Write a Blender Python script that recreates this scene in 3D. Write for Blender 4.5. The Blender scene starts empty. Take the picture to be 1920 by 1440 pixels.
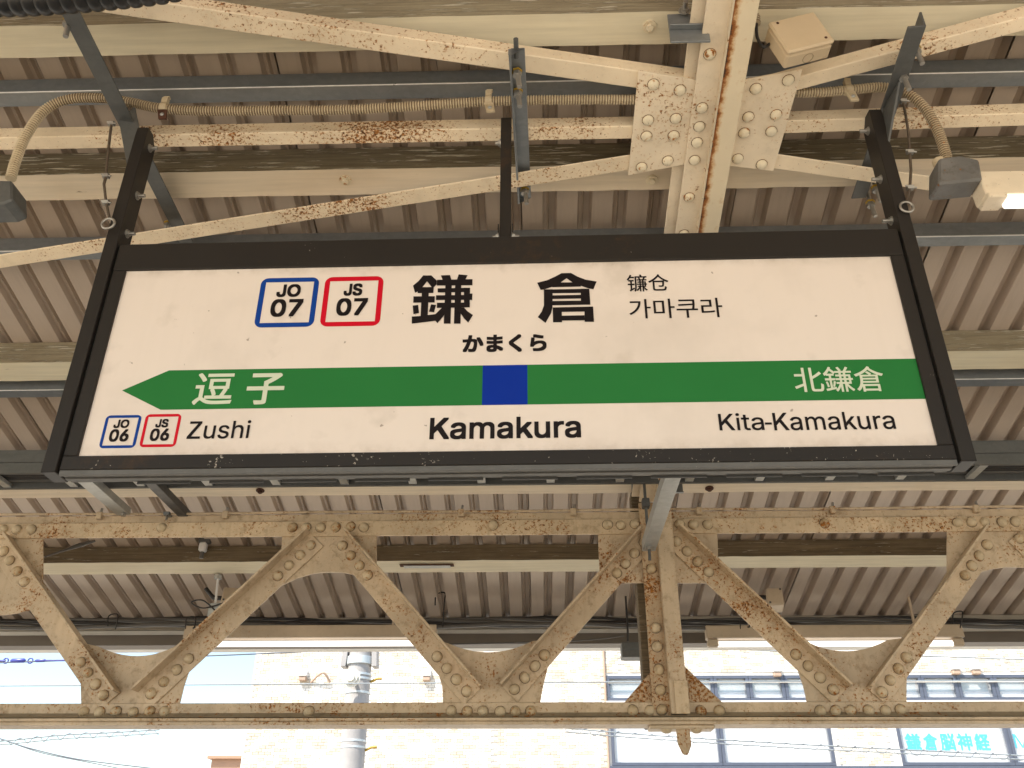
import bpy, bmesh, math, random
from mathutils import Vector, Matrix
random.seed(7)
sc = bpy.context.scene
COL = sc.collection
rad = math.radians

# ------------------------------------------------------------------ camera
CZ = 1.6                      # eye height above the platform
FPX, PITCH, ROLL, YAW = 1668.0, rad(28.92), rad(0.168), rad(-1.737)
fwd = Vector((math.sin(YAW)*math.cos(PITCH), math.cos(YAW)*math.cos(PITCH), math.sin(PITCH)))
rt0 = Vector((math.cos(YAW), -math.sin(YAW), 0)); up0 = rt0.cross(fwd)
rt = rt0*math.cos(ROLL) + up0*math.sin(ROLL); up = -rt0*math.sin(ROLL) + up0*math.cos(ROLL)
cam_d = bpy.data.cameras.new('camera'); cam = bpy.data.objects.new('camera', cam_d); COL.objects.link(cam)
M = Matrix((rt, up, -fwd)).transposed().to_4x4(); M.translation = (0, 0, CZ)
cam.matrix_world = M
cam_d.sensor_width = 36; cam_d.lens = FPX/1920*36; cam_d.clip_start = 0.05; cam_d.clip_end = 3000
sc.camera = cam

# ------------------------------------------------------------------ sky, sun, exposure
SUN_EL, SUN_AZ = 54.0, -138.0          # azimuth from +Y towards +X : behind the camera, to the left
w = bpy.data.worlds.new('World'); sc.world = w; w.use_nodes = True
wt = w.node_tree; wt.nodes.clear()
sky = wt.nodes.new('ShaderNodeTexSky'); sky.sky_type = 'NISHITA'; sky.sun_disc = False
sky.sun_elevation = rad(SUN_EL); sky.sun_rotation = rad(SUN_AZ); sky.air_density = 1.2; sky.dust_density = 0.7; sky.ozone_density = 0.2
bg = wt.nodes.new('ShaderNodeBackground'); bg.inputs[1].default_value = 0.135
wo = wt.nodes.new('ShaderNodeOutputWorld')
wt.links.new(sky.outputs[0], bg.inputs[0]); wt.links.new(bg.outputs[0], wo.inputs[0])
sd = bpy.data.lights.new('sun', 'SUN'); sd.energy = 4.8; sd.angle = rad(0.5); sd.color = (1, .915, .79)
so = bpy.data.objects.new('sun', sd); COL.objects.link(so)
sdir = Vector((math.sin(rad(SUN_AZ))*math.cos(rad(SUN_EL)), math.cos(rad(SUN_AZ))*math.cos(rad(SUN_EL)), math.sin(rad(SUN_EL))))
so.rotation_euler = sdir.to_track_quat('Z', 'Y').to_euler(); so.location = sdir*30
vs = sc.view_settings; vs.view_transform = 'Standard'; vs.look = 'None'; vs.gamma = 1; vs.exposure = 1.1; vs.use_curve_mapping = False
sc.cycles.max_bounces = 8; sc.cycles.diffuse_bounces = 5; sc.cycles.use_denoising = True

# ------------------------------------------------------------------ pixel of the photograph -> point at a known depth
def ray(px, py):
    return fwd + rt*((px-960)/FPX) - up*((py-720)/FPX)
def at(px, py, Y):                        # on the vertical plane at depth Y
    d = ray(px, py); d = d*(Y/d.y); return Vector((d.x, d.y, d.z+CZ))
SL = math.tan(rad(13.5)); H0 = 2.4137      # underside of the rafters, a plane that falls away from the camera
def RZ(Y, off=0.0): return CZ + H0 + off - SL*Y
def onS(px, py, off=0.0):
    d = ray(px, py); t = (H0+off)/(d.z+SL*d.y); d = d*t; return Vector((d.x, d.y, d.z+CZ))

# ------------------------------------------------------------------ materials
MATS = {}
class NT:
    def __init__(s, name):
        s.m = bpy.data.materials.new(name); s.m.use_nodes = True; s.t = s.m.node_tree
        s.b = s.t.nodes['Principled BSDF']; s.g = s.t.nodes.new('ShaderNodeNewGeometry'); MATS[name] = s.m
    def n(s, typ, **k):
        nd = s.t.nodes.new(typ)
        for a, v in k.items(): setattr(nd, a, v)
        return nd
    def l(s, a, b): s.t.links.new(a, b)
    def pos(s, scale=(1,1,1)):
        mp = s.n('ShaderNodeMapping'); mp.inputs['Scale'].default_value = scale
        s.l(s.g.outputs['Position'], mp.inputs[0]); return mp.outputs[0]
    def noise(s, scale, detail=4, rough=.55, vec=None, stretch=(1,1,1)):
        nd = s.n('ShaderNodeTexNoise'); nd.inputs['Scale'].default_value = scale
        nd.inputs['Detail'].default_value = detail; nd.inputs['Roughness'].default_value = rough
        s.l(vec or s.pos(stretch), nd.inputs['Vector']); return nd.outputs[0]
    def ramp(s, v, a, b, ca=(0,0,0,1), cb=(1,1,1,1)):
        r = s.n('ShaderNodeValToRGB'); r.color_ramp.elements[0].position = a; r.color_ramp.elements[1].position = b
        r.color_ramp.elements[0].color = ca; r.color_ramp.elements[1].color = cb
        s.l(v, r.inputs[0]); return r.outputs[0]
    def mix(s, f, a, b, typ='MIX'):
        nd = s.n('ShaderNodeMix', data_type='RGBA', blend_type=typ)
        for i, v in ((0, f), (6, a), (7, b)):
            if isinstance(v, (int, float)): nd.inputs[i].default_value = v
            elif isinstance(v, tuple): nd.inputs[i].default_value = (*v[:3], 1)
            else: s.l(v, nd.inputs[i])
        return nd.outputs[2]
    def math(s, op, a, b):
        nd = s.n('ShaderNodeMath', operation=op)
        for i, v in enumerate((a, b)):
            if isinstance(v, (int, float)): nd.inputs[i].default_value = v
            else: s.l(v, nd.inputs[i])
        return nd.outputs[0]
    def bump(s, h, strength=.3, dist=.002):
        nd = s.n('ShaderNodeBump'); nd.inputs['Strength'].default_value = strength; nd.inputs['Distance'].default_value = dist
        s.l(h, nd.inputs['Height']); s.l(nd.outputs[0], s.b.inputs['Normal'])
    def base(s, c):
        if isinstance(c, tuple): s.b.inputs['Base Color'].default_value = (*c[:3], 1)
        else: s.l(c, s.b.inputs['Base Color'])
    def rough(s, v):
        if isinstance(v, (int, float)): s.b.inputs['Roughness'].default_value = v
        else: s.l(v, s.b.inputs['Roughness'])

def paint(name, col, rust=.5, big=2.2, rough=.5, dirt=.25, fine=70, tone=.16, streak=0):
    """old oil paint on steel: brush marks, dirt and rust breaking through in clusters"""
    k = NT(name)
    tn = k.noise(5, 5); c = k.mix(k.ramp(tn, .3, .7), tuple(x*(1-tone) for x in col), tuple(min(1, x*(1+tone*.6)) for x in col))
    d = k.ramp(k.noise(23, 8, .7), .52, .75); c = k.mix(k.math('MULTIPLY', d, dirt), c, (col[0]*.42, col[1]*.36, col[2]*.27))
    if streak: c = k.mix(k.math('MULTIPLY', k.ramp(k.noise(1, 5, .6, stretch=(38, 38, 3)), .5, .78), streak), c, (col[0]*.55, col[1]*.46, col[2]*.36))
    clus = k.noise(big, 3, .6); spk = k.noise(fine, 6, .7)
    v = k.math('ADD', k.math('MULTIPLY', spk, .80), k.math('MULTIPLY', clus, .46))
    lo = .815 - .1*rust
    m = k.ramp(v, lo, lo+.035); halo = k.ramp(v, lo-.05, lo+.03)
    c = k.mix(k.math('MULTIPLY', halo, .5), c, (col[0]*.78, col[1]*.5, col[2]*.22))
    dk = k.ramp(k.noise(fine*1.7, 3, .6), .70, .715); c = k.mix(k.math('MULTIPLY', dk, min(1, .25+rust*.7)), c, (.10, .05, .025))
    rc = k.mix(k.ramp(k.noise(140, 4), .35, .65), (.06, .022, .009), (.43, .165, .028))
    c = k.mix(m, c, rc); k.base(c)
    k.rough(k.math('ADD', k.math('MULTIPLY', m, .4), rough))
    k.bump(k.math('ADD', k.math('MULTIPLY', k.noise(60, 6, .65), .6), k.math('MULTIPLY', m, -.8)), .35, .003)
    return k.m
paint('cream_steel', (.83, .695, .51), .72, fine=95)
paint('cream_steel_clean', (.81, .69, .525), .56, big=4, fine=95)
paint('cream_steel_rusty', (.83, .69, .50), 1.10, big=3.0, fine=120)
paint('rivet_paint', (.76, .67, .50), .8, big=9)
paint('rivet_grime_shade', (.20, .12, .06), 1.2, big=9)
paint('truss_paint', (.575, .45, .31), .92, big=3.4, fine=85, dirt=.9, tone=.2, streak=.35)
paint('truss_rivet', (.58, .465, .31), .8, big=9, dirt=.7)
paint('truss_rivet_rusty', (.52, .40, .25), 1.25, big=9, dirt=.9)
paint('truss_grime_shade', (.12, .075, .042), .9, big=9)
paint('root_dark', (.30, .235, .155), .9, big=4, dirt=.8, fine=40)
paint('truss_paint_rusty', (.62, .48, .32), 1.18, big=3, fine=90, dirt=.8, tone=.2, streak=.35)
paint('post_rust', (.50, .37, .235), 1.45, big=5, fine=80, dirt=.9, streak=.4)
paint('lamp_case_paint', (.52, .42, .31), .05)
paint('old_box_paint', (.16, .155, .15), .75, big=9, fine=34, dirt=.9, tone=.45)
paint('conduit_paint', (.58, .475, .32), .25, fine=120, dirt=.7)
paint('conduit_groove', (.24, .175, .105), .3, dirt=.5)
paint('ridge_cream', (.68, .58, .43), 1.12, big=6, fine=40)

def rust_edge(name, src_col, x0, x1):
    k = NT(name); c = k.mix(k.ramp(k.noise(5, 5), .3, .7), tuple(x*.9 for x in src_col), src_col)
    sp = k.n('ShaderNodeSeparateXYZ'); k.l(k.g.outputs['Position'], sp.inputs[0])
    mr = k.n('ShaderNodeMapRange'); mr.inputs[1].default_value = x0; mr.inputs[2].default_value = x1; mr.inputs[3].default_value = .46; mr.inputs[4].default_value = 0; k.l(sp.outputs[0], mr.inputs[0])
    v = k.math('ADD', k.math('ADD', k.math('MULTIPLY', k.noise(26, 7, .7), .75), mr.outputs[0]), k.math('MULTIPLY', k.noise(5, 3), .28))
    c = k.mix(k.math('MULTIPLY', k.ramp(v, .60, .78), .75), c, (.52, .26, .07)); c = k.mix(k.ramp(v, .75, .84), c, (.26, .085, .014)); c = k.mix(k.ramp(v, .88, .96), c, (.05, .02, .008))
    k.base(c); k.rough(.6); k.bump(k.noise(60, 6, .65), .3, .003)
rust_edge('rafter_rust', (.76, .65, .47), .528, .556)
def timber_paint(name, col):
    k = NT(name)
    g = k.noise(1, 6, .6, stretch=(3, 60, 60)); c = k.mix(k.ramp(g, .35, .7), tuple(x*.9 for x in col), tuple(x*1.06 for x in col))
    cr = k.ramp(k.noise(1, 8, .75, stretch=(5, 45, 45)), .66, .70)
    c = k.mix(k.math('MULTIPLY', cr, .75), c, (.12, .085, .05)); 
    st = k.ramp(k.noise(3, 5, .6), .45, .8); c = k.mix(k.math('MULTIPLY', st, .3), c, (col[0]*.75, col[1]*.64, col[2]*.5))
    k.base(c); k.rough(.62); k.bump(k.math('SUBTRACT', g, k.math('MULTIPLY', cr, .6)), .25, .003)
timber_paint('timber_cream', (.71, .645, .485)); timber_paint('timber_warm', (.74, .635, .49))
def peeled(name, a, b, flake=.63):
    k = NT(name)
    g = k.noise(1, 9, .75, stretch=(2.5, 110, 130)); c = k.mix(k.ramp(g, .36, .64), tuple(x*.75 for x in a), b)
    bl = k.ramp(k.noise(6, 6, .6, stretch=(1, 3, 3)), .35, .7); c = k.mix(k.math('MULTIPLY', bl, .45), c, (a[0]*.55, a[1]*.5, a[2]*.45))
    fl = k.ramp(k.noise(1, 7, .65, stretch=(7, 60, 120)), flake-.03, flake)
    c = k.mix(fl, c, (.58, .53, .42)); k.base(c); k.rough(.8)
    k.bump(k.math('ADD', g, k.math('MULTIPLY', fl, .8)), .8, .006)
peeled('peeled_olive', (.15, .118, .066), (.27, .225, .145), .60)
peeled('peeled_light', (.30, .25, .165), (.40, .345, .235), .60)
peeled('peeled_dark', (.12, .088, .05), (.23, .175, .105), .66)

def galv(name, col, metal=.55, rough=.42):
    k = NT(name)
    v = k.n('ShaderNodeTexVoronoi'); v.inputs['Scale'].default_value = 70; k.l(k.pos(), v.inputs['Vector'])
    sp = k.n('ShaderNodeSeparateColor'); k.l(v.outputs['Color'], sp.inputs[0])
    c = k.mix(k.math('MULTIPLY', sp.outputs[0], .35), col, tuple(x*.72 for x in col))
    s = k.ramp(k.noise(1, 6, .65, stretch=(7, 30, 30)), .45, .75); c = k.mix(k.math('MULTIPLY', s, .35), c, tuple(x*.55 for x in col))
    c = k.mix(k.math('MULTIPLY', k.ramp(k.noise(90, 6, .8), .66, .72), .5), c, (.5, .48, .44))
    k.base(c); k.b.inputs['Metallic'].default_value = metal
    k.rough(k.math('ADD', k.math('MULTIPLY', k.noise(40, 5), .25), rough-.1)); k.bump(k.noise(50, 5), .12, .001)
galv('galvanised', (.25, .265, .275)); galv('galvanised_dull', (.125, .128, .125), .35, .5); galv('galvanised_edge_glint', (.75, .75, .74), .6, .3); galv('galvanised_light', (.46, .47, .46), .5, .45)
galv('bolt_steel', (.42, .40, .37), .8, .38); galv('aluminium', (.14, .136, .128), .3, .5); galv('dark_channel', (.10, .10, .10), .4, .5)

def plain(name, col, rough=.5, metal=0, var=.08, scale=9, bump=.08):
    k = NT(name); k.base(k.mix(k.noise(scale, 6), tuple(x*(1-var*2) for x in col), tuple(min(1, x*(1+var*2)) for x in col)))
    k.rough(rough); k.b.inputs['Metallic'].default_value = metal; k.bump(k.noise(scale*8, 5), bump, .001)
    return k
def frame_mat(name, chips):
    k = NT(name); c = k.mix(k.noise(4, 6), (.015, .0128, .0112), (.025, .0205, .0175))
    rs = k.ramp(k.math('ADD', k.math('MULTIPLY', k.noise(3, 3), .5), k.math('MULTIPLY', k.noise(30, 7, .7), .5)), .56, .68)
    c = k.mix(k.math('MULTIPLY', rs, .55), c, (.075, .036, .014))
    if chips:
        v = k.math('ADD', k.math('MULTIPLY', k.noise(120, 5, .65), .7), k.math('MULTIPLY', k.noise(9, 3), .45))
        lo = .70 if chips == 1 else .775
        m = k.ramp(v, lo, lo+.012); c = k.mix(m, c, (.40, .35, .30)); k.bump(m, -.3, .001)
    k.base(c); k.rough(.45); k.b.inputs['Specular IOR Level'].default_value = .3
frame_mat('frame_brown', 2); frame_mat('frame_brown_chipped', 1); frame_mat('frame_post', 0)
plain('black_gap', (.006, .006, .006), .8)
k = NT('sign_acrylic'); sm = k.ramp(k.noise(2.4, 5, .6), .52, .78)
c = k.mix(k.math('MULTIPLY', sm, .38), (.79, .695, .625), (.46, .40, .345))
sg2 = k.ramp(k.noise(7, 4, .55), .62, .74); c = k.mix(k.math('MULTIPLY', sg2, .36), c, (.50, .43, .36))
sp = k.ramp(k.noise(42, 3, .5), .745, .76); c = k.mix(k.math('MULTIPLY', sp, .6), c, (.16, .10, .06))
sx_ = k.n('ShaderNodeSeparateXYZ'); k.l(k.g.outputs['Position'], sx_.inputs[0])
for z_, zz_ in ((CZ+.863, CZ+.90), (CZ+1.402, CZ+1.375)):                       # grime that has gathered along the frame
    mr = k.n('ShaderNodeMapRange'); mr.inputs[1].default_value = z_; mr.inputs[2].default_value = zz_; mr.inputs[3].default_value = 1; mr.inputs[4].default_value = 0; k.l(sx_.outputs[2], mr.inputs[0])
    c = k.mix(k.math('MULTIPLY', mr.outputs[0], k.math('MULTIPLY', k.ramp(k.noise(14, 6, .7), .4, .75), .55)), c, (.36, .27, .19))
st = k.ramp(k.noise(1, 4, .5, stretch=(40, 1, 2)), .5, .9); c = k.mix(k.math('MULTIPLY', st, .08), c, (.55, .48, .4)); k.base(c); k.rough(.28)
for nm, cc in (('print_black', (.012, .009, .010)), ('print_green', (.022, .175, .042)), ('print_blue', (.002, .028, .30)), ('print_red', (.58, .005, .022)), ('print_white', (.62, .66, .52)), ('print_blue_dark', (.006, .05, .28))):
    plain(nm, cc, .35, 0, .05, 5, .01).b.inputs['Specular IOR Level'].default_value = .15
def sheet():
    k = NT('roof_sheet_paint'); c = k.mix(k.noise(3, 5), (.475, .385, .315), (.545, .45, .37))
    d = k.ramp(k.noise(1, 6, .7, stretch=(30, 2, 8)), .5, .8); c = k.mix(k.math('MULTIPLY', d, .35), c, (.25, .19, .15))
    oi = k.n('ShaderNodeObjectInfo'); c = k.mix(k.math('MULTIPLY', oi.outputs['Random'], .22), c, (.33, .26, .20))
    w_ = k.ramp(k.noise(2.2, 6, .65), .5, .72); c = k.mix(k.math('MULTIPLY', w_, .25), c, (.36, .27, .19))
    k.base(c); k.rough(.34); k.bump(k.noise(8, 3), .1, .004)
sheet()
plain('black_rubber', (.012, .012, .013), .35, 0, .1)
plain('cable_black', (.02, .018, .018), .5); plain('cable_grey', (.09, .085, .08), .5)
plain('box_beige', (.56, .44, .29), .45, 0, .05, 12); plain('box_seam', (.30, .23, .15), .6)
plain('rust_bracket', (.085, .035, .02), .85, .2, .3, 40, .6)
plain('wire_steel', (.13, .10, .075), .55, .5, .25, 60, .4)
plain('insulator_blue', (.05, .06, .30), .35); plain('wire_dark', (.10, .12, .15), .5)
plain('wire_pale', (.24, .27, .29), .5); plain('lock_yellow', (.38, .24, .03), .5)
plain('fascia_white', (.72, .70, .66), .5); plain('beam_beige', (.30, .27, .22), .5); plain('beam_brown', (.14, .115, .09), .55)
k = plain('tube_glass', (.9, .9, .88), .3); k.b.inputs['Emission Color'].default_value = (1, .96, .9, 1); k.b.inputs['Emission Strength'].default_value = .6
plain('window_frame', (.10, .115, .155), .4, .3); plain('blind_white', (.80, .80, .80), .6, 0, .02); plain('sky_reflection_blue', (.36, .52, .60), .4, 0, .05)
plain('print_cyan', (.08, .42, .60), .5); plain('valance_grey', (.62, .66, .70), .6)
k = NT('window_glass'); k.base((.9, .95, 1)); k.rough(.03); k.b.inputs['Alpha'].default_value = .22; k.b.inputs['Specular IOR Level'].default_value = .8
for nm, cc in (('tile_white', (.74, .71, .66)), ('tile_cream', (.64, .59, .51)), ('tile_tan', (.53, .46, .365)), ('tile_joint', (.72, .70, .66)), ('brick_orange', (.36, .22, .145)), ('render_pale', (.62, .58, .52))):
    plain(nm, cc, .55, 0, .06, 4, .05)
plain('concrete_pole', (.34, .33, .325), .7, 0, .12, 6, .3); plain('strap_pale', (.55, .60, .62), .4, .3); plain('porcelain', (.66, .64, .56), .25); plain('vent_brown', (.40, .29, .22), .5); plain('vent_white', (.7, .7, .7), .4)
k = NT('platform_paving'); bt = k.n('ShaderNodeTexBrick'); k.l(k.pos(), bt.inputs['Vector'])
for i, cc in ((1, (.60, .52, .385)), (2, (.55, .475, .35)), (3, (.25, .22, .18))): bt.inputs[i].default_value = (*cc, 1)
bt.inputs['Scale'].default_value = 1; bt.inputs['Brick Width'].default_value = .3; bt.inputs['Row Height'].default_value = .3; bt.inputs['Mortar Size'].default_value = .004; bt.offset = 0
k.base(k.mix(k.math('MULTIPLY', k.noise(4, 6), .4), bt.outputs[0], (.3, .26, .21))); k.rough(.8)
plain('ballast', (.50, .45, .365), .9, 0, .3, 14, .8); plain('town_ground', (.42, .39, .34), .9, 0, .15, 3)

# ------------------------------------------------------------------ mesh helpers
class MB:
    def __init__(s): s.v = []; s.f = []; s.mi = []; s.m = 0; s.sm = []
    def add(s, vs, fs, smooth=False):
        o = len(s.v); s.v += [Vector(v) for v in vs]
        for f in fs: s.f.append([i+o for i in f]); s.mi.append(s.m); s.sm.append(smooth)
        return s
    def box(s, a, b):
        x0, y0, z0 = a; x1, y1, z1 = b
        return s.add([(x0,y0,z0),(x1,y0,z0),(x1,y1,z0),(x0,y1,z0),(x0,y0,z1),(x1,y0,z1),(x1,y1,z1),(x0,y1,z1)],
                     [(0,3,2,1),(4,5,6,7),(0,1,5,4),(1,2,6,5),(2,3,7,6),(3,0,4,7)])
    def prism(s, poly, d):
        """polygon (list of points) swept by vector d"""
        n = len(poly); P = [Vector(p) for p in poly]; Q = [p+Vector(d) for p in P]
        return s.add(P+Q, [list(range(n))[::-1], list(range(n, 2*n))]+[(i, (i+1) % n, n+(i+1) % n, n+i) for i in range(n)])
    def bar(s, p0, p1, prof, u, v=None):
        """profile points (a,b) in the frame (u, v) extruded from p0 to p1"""
        p0, p1, u = Vector(p0), Vector(p1), Vector(u); ax = (p1-p0).normalized()
        u = (u-ax*u.dot(ax)).normalized(); v = ax.cross(u) if v is None else Vector(v); v = (v-ax*v.dot(ax)-u*u.dot(v)).normalized()
        return s.prism([p0+u*a+v*b for a, b in prof], p1-p0)
    def tube(s, pts, r, n=8, caps=True):
        P = [Vector(p) for p in pts]; rings = []; ref = None
        for i, p in enumerate(P):
            t = (P[min(i+1, len(P)-1)]-P[max(i-1, 0)]).normalized()
            if ref is None: ref = t.cross(Vector((0.31, .17, .93))).normalized()
            ref = (ref-t*ref.dot(t)).normalized(); b = t.cross(ref); rr = r[i] if isinstance(r, list) else r
            rings.append([p+(ref*math.cos(2*math.pi*j/n)+b*math.sin(2*math.pi*j/n))*rr for j in range(n)])
        fs = [(i*n+j, i*n+(j+1) % n, (i+1)*n+(j+1) % n, (i+1)*n+j) for i in range(len(P)-1) for j in range(n)]
        s.add([v for g in rings for v in g], fs, True)
        if caps: s.add(rings[0], [list(range(n))[::-1]]); s.add(rings[-1], [list(range(n))])
        return s
    def dome(s, c, nrm, r, h, n=12):
        c, nz = Vector(c), Vector(nrm).normalized(); a = nz.orthogonal().normalized(); b = nz.cross(a)
        L = [(1, 0), (.94, .42), (.72, .76), (.38, .95)]
        vs = [c+(a*math.cos(2*math.pi*j/n)+b*math.sin(2*math.pi*j/n))*r*q+nz*h*z for q, z in L for j in range(n)]+[c+nz*h]
        fs = [(i*n+j, i*n+(j+1) % n, (i+1)*n+(j+1) % n, (i+1)*n+j) for i in range(3) for j in range(n)]+[(3*n+j, 3*n+(j+1) % n, 4*n) for j in range(n)]
        return s.add(vs, fs, True)
    def hexa(s, c, ax, r, h):
        c, ax = Vector(c), Vector(ax).normalized(); a = ax.orthogonal().normalized(); b = ax.cross(a)
        return s.prism([c+(a*math.cos(k*math.pi/3)+b*math.sin(k*math.pi/3))*r for k in range(6)], ax*h)
    def mesh(s, name, mats, off=(0,0,0), bev=0):
        me = bpy.data.meshes.new(name); o = Vector(off)
        me.from_pydata([v-o for v in s.v], [], s.f)
        for m in (mats if isinstance(mats, (list, tuple)) else [mats]): me.materials.append(MATS[m])
        for p, mi, sm in zip(me.polygons, s.mi, s.sm): p.material_index = mi; p.use_smooth = sm
        bm = bmesh.new(); bm.from_mesh(me); bmesh.ops.recalc_face_normals(bm, faces=bm.faces)
        if bev:
            es = [e for e in bm.edges if len(e.link_faces) == 2 and e.calc_face_angle(0) > .6]
            if es: bmesh.ops.bevel(bm, geom=es, offset=bev, segments=1, affect='EDGES', clamp_overlap=True)
        bm.to_mesh(me); bm.free(); return me
    def build(s, name, mats, parent=None, bev=0, loc=None):
        wl = Vector(loc) if loc is not None else (WL[parent] if parent else Vector((0,0,0)))
        ob = bpy.data.objects.new(name, s.mesh(name, mats, wl, bev)); COL.objects.link(ob)
        WL[ob] = wl
        if parent: ob.parent = parent
        else: ob.location = wl
        return ob
WL = {}
def tag(o, label=None, cat=None, group=None, kind=None):
    if label: o['label'] = label
    if cat: o['category'] = cat
    if group: o['group'] = group
    if kind: o['kind'] = kind
    return o
def thing(name, label, cat, loc, group=None):
    o = bpy.data.objects.new(name, None); COL.objects.link(o); o.location = loc; o.empty_display_size = .1
    WL[o] = Vector(loc); return tag(o, label, cat, group)
def inst(name, me, p, parent, rot=None):
    o = bpy.data.objects.new(name, me); COL.objects.link(o); o.parent = parent; o.location = Vector(p)-WL[parent]
    if rot: o.rotation_euler = rot
    return o
def Lp(a, b, t): return [(0,0),(a,0),(a,t),(t,t),(t,b),(0,b)]          # angle iron
def Cp(wd, h, t): return [(0,0),(wd,0),(wd,h),(wd-t,h),(wd-t,t),(t,t),(t,h),(0,h)]   # channel, open along +v
X3, Y3, Z3 = Vector((1,0,0)), Vector((0,1,0)), Vector((0,0,1))
SDIR = Vector((0, math.cos(rad(13.5)), -math.sin(rad(13.5))))            # down the slope, away
SN = Vector((0, math.sin(rad(13.5)), math.cos(rad(13.5))))               # up, square to the slope

# ------------------------------------------------------------------ the ground
def slab(name, a, b, mat): return tag(MB().box(a, b).build(name, mat), kind='structure')
slab('platform', (-40, -3.1, -1.1), (40, 5.7, 0), 'platform_paving')
slab('ground', (-400, -400, -1.4), (400, 400, -1.15), 'town_ground')
slab('track_bed', (-60, 5.9, -1.146), (60, 12.2, -.95), 'ballast')
slab('track_bed_near', (-60, -12, -1.146), (60, -3.3, -.95), 'ballast')

# ------------------------------------------------------------------ roof sheets
roof = thing('canopy_roof', 'beige ribbed metal roof over the platform, falling away to the eave', 'roof', (0, 2.5, RZ(2.5, .2)))
PER = .1215; NR = 6; ROFF = .196
def sheet_mesh(y0, y1):
    mb = MB(); prof = []
    for k_ in range(NR):
        x = k_*PER
        prof += [(x, 0), (x+.071, 0), (x+.078, .025), (x+.084, .028), (x+.089, .025), (x+.0945, .038), (x+.1135, .038)]
    prof.append((NR*PER-.0005, 0))
    L = (y1-y0)/math.cos(rad(13.5)); n = len(prof)
    vs = [Vector((a, 0, 0))+SN*b for a, b in prof]+[Vector((a, 0, 0))+SN*b+SDIR*L for a, b in prof]
    mb.add(vs, [(i, i+1, n+i+1, n+i) for i in range(n-1)]); return mb
SH_Y0, SH_Y1 = -.15, 5.42
me_sheet = sheet_mesh(SH_Y0, SH_Y1).mesh('roof_sheet', 'roof_sheet_paint')
sw = NR*PER+.004
for i in range(-9, 10):
    o = inst('roof_sheet', me_sheet, (.03-.07+i*sw, SH_Y0, RZ(SH_Y0, ROFF)+(.004 if i % 2 else 0)), roof)
mb = MB().prism([(-9, -.15, RZ(-.15, ROFF+.05)), (-9, -2.5, RZ(-.15, ROFF+.05)-2.35*SL), (-9, -2.5, RZ(-.15, ROFF+.08)-2.35*SL), (-9, -.15, RZ(-.15, ROFF+.08))], (18, 0, 0))
mb.build('unseen_rear_slope', 'roof_sheet_paint', roof)  # unseen slope behind the camera, cut short so sun reaches the platform
mb = MB().prism([(-9, SH_Y0, RZ(SH_Y0, ROFF+.05)), (-9, 5.45, RZ(5.45, ROFF+.05)), (-9, 5.45, RZ(5.45, ROFF+.07)), (-9, SH_Y0, RZ(SH_Y0, ROFF+.07))], (18, 0, 0))
mb.build('roof_deck', 'roof_sheet_paint', roof)

# ------------------------------------------------------------------ purlins
def timber(Yj, wd, h, x0, x1, front, bottom, label, off=.10, dz=0, spots=(), bm_='rivet_paint'):
    z = RZ(Yj, off)+dz; mb = MB()
    # weathered front, painted underside; edges a little uneven
    N = max(2, int((x1-x0)/.09)); xs = [x0+(x1-x0)*i/N for i in range(N+1)]
    fb = [Vector((x, Yj+random.uniform(-.0015, .0015), z+random.uniform(-.0012, .0012))) for x in xs]
    bb = [Vector((x, Yj+wd+random.uniform(-.0015, .0015), z-SL*wd*.9+random.uniform(-.001, .001))) for x in xs]
    ft = [Vector((p.x, Yj, z+h)) for p in fb]; bt_ = [Vector((p.x, Yj+wd, z+h-SL*wd)) for p in fb]
    n = N+1; vs = fb+bb+bt_+ft
    for m_, (a, b) in ((1, (0, 1)), (1, (1, 2)), (1, (2, 3)), (0, (3, 0))):
        mb.m = m_; o = len(mb.v); mb.add(vs[a*n:(a+1)*n]+vs[b*n:(b+1)*n], [(i, i+1, n+i+1, n+i) for i in range(n-1)])
    mb.m = 0
    for e in (0, n-1): mb.add([vs[e], vs[n+e], vs[2*n+e], vs[3*n+e]], [(0,1,2,3)])
    o = mb.build('timber_purlin', [front, bottom], loc=((x0+x1)/2, Yj, z))
    for px, py in spots:
        p = onS(px, py, off); r_ = .016; b_ = MB().tube([p+Vector((0, 0, .004)), p-SN*.003], r_*1.25, 12); b_.hexa(p-SN*.003, -SN, r_*.75, .010); b_.build('bolt_head', bm_, o, .002)
    return tag(o, label, 'beam', 'timber purlins of the canopy')
timber(1.681, .093, .092, -4, 4, 'peeled_light', 'timber_cream', 'cream painted timber purlin along the top edge of the view', spots=((1218,50),))
timber(2.163, .098, .092, -4, 4, 'peeled_olive', 'timber_warm', 'timber purlin with peeling olive face just below the rusty strut', spots=((648,338),(1222,338)))
timber(3.015, .106, .094, -5, 5, 'peeled_light', 'timber_cream', 'timber purlin whose ends show left and right of the sign face')
timber(3.818, .103, .09, -5, 5, 'peeled_olive', 'timber_warm', 'cream timber purlin right below the sign, above the lattice truss', spots=((488,920),(1330,916)), bm_='rust_bracket')
timber(4.49, .12, .085, -6, .44, 'peeled_dark', 'timber_cream', 'timber purlin seen through the truss, left of the truss post')
timber(4.47, .115, .088, .74, 6, 'peeled_dark', 'timber_cream', 'timber purlin seen through the truss, right of the truss post')
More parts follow.
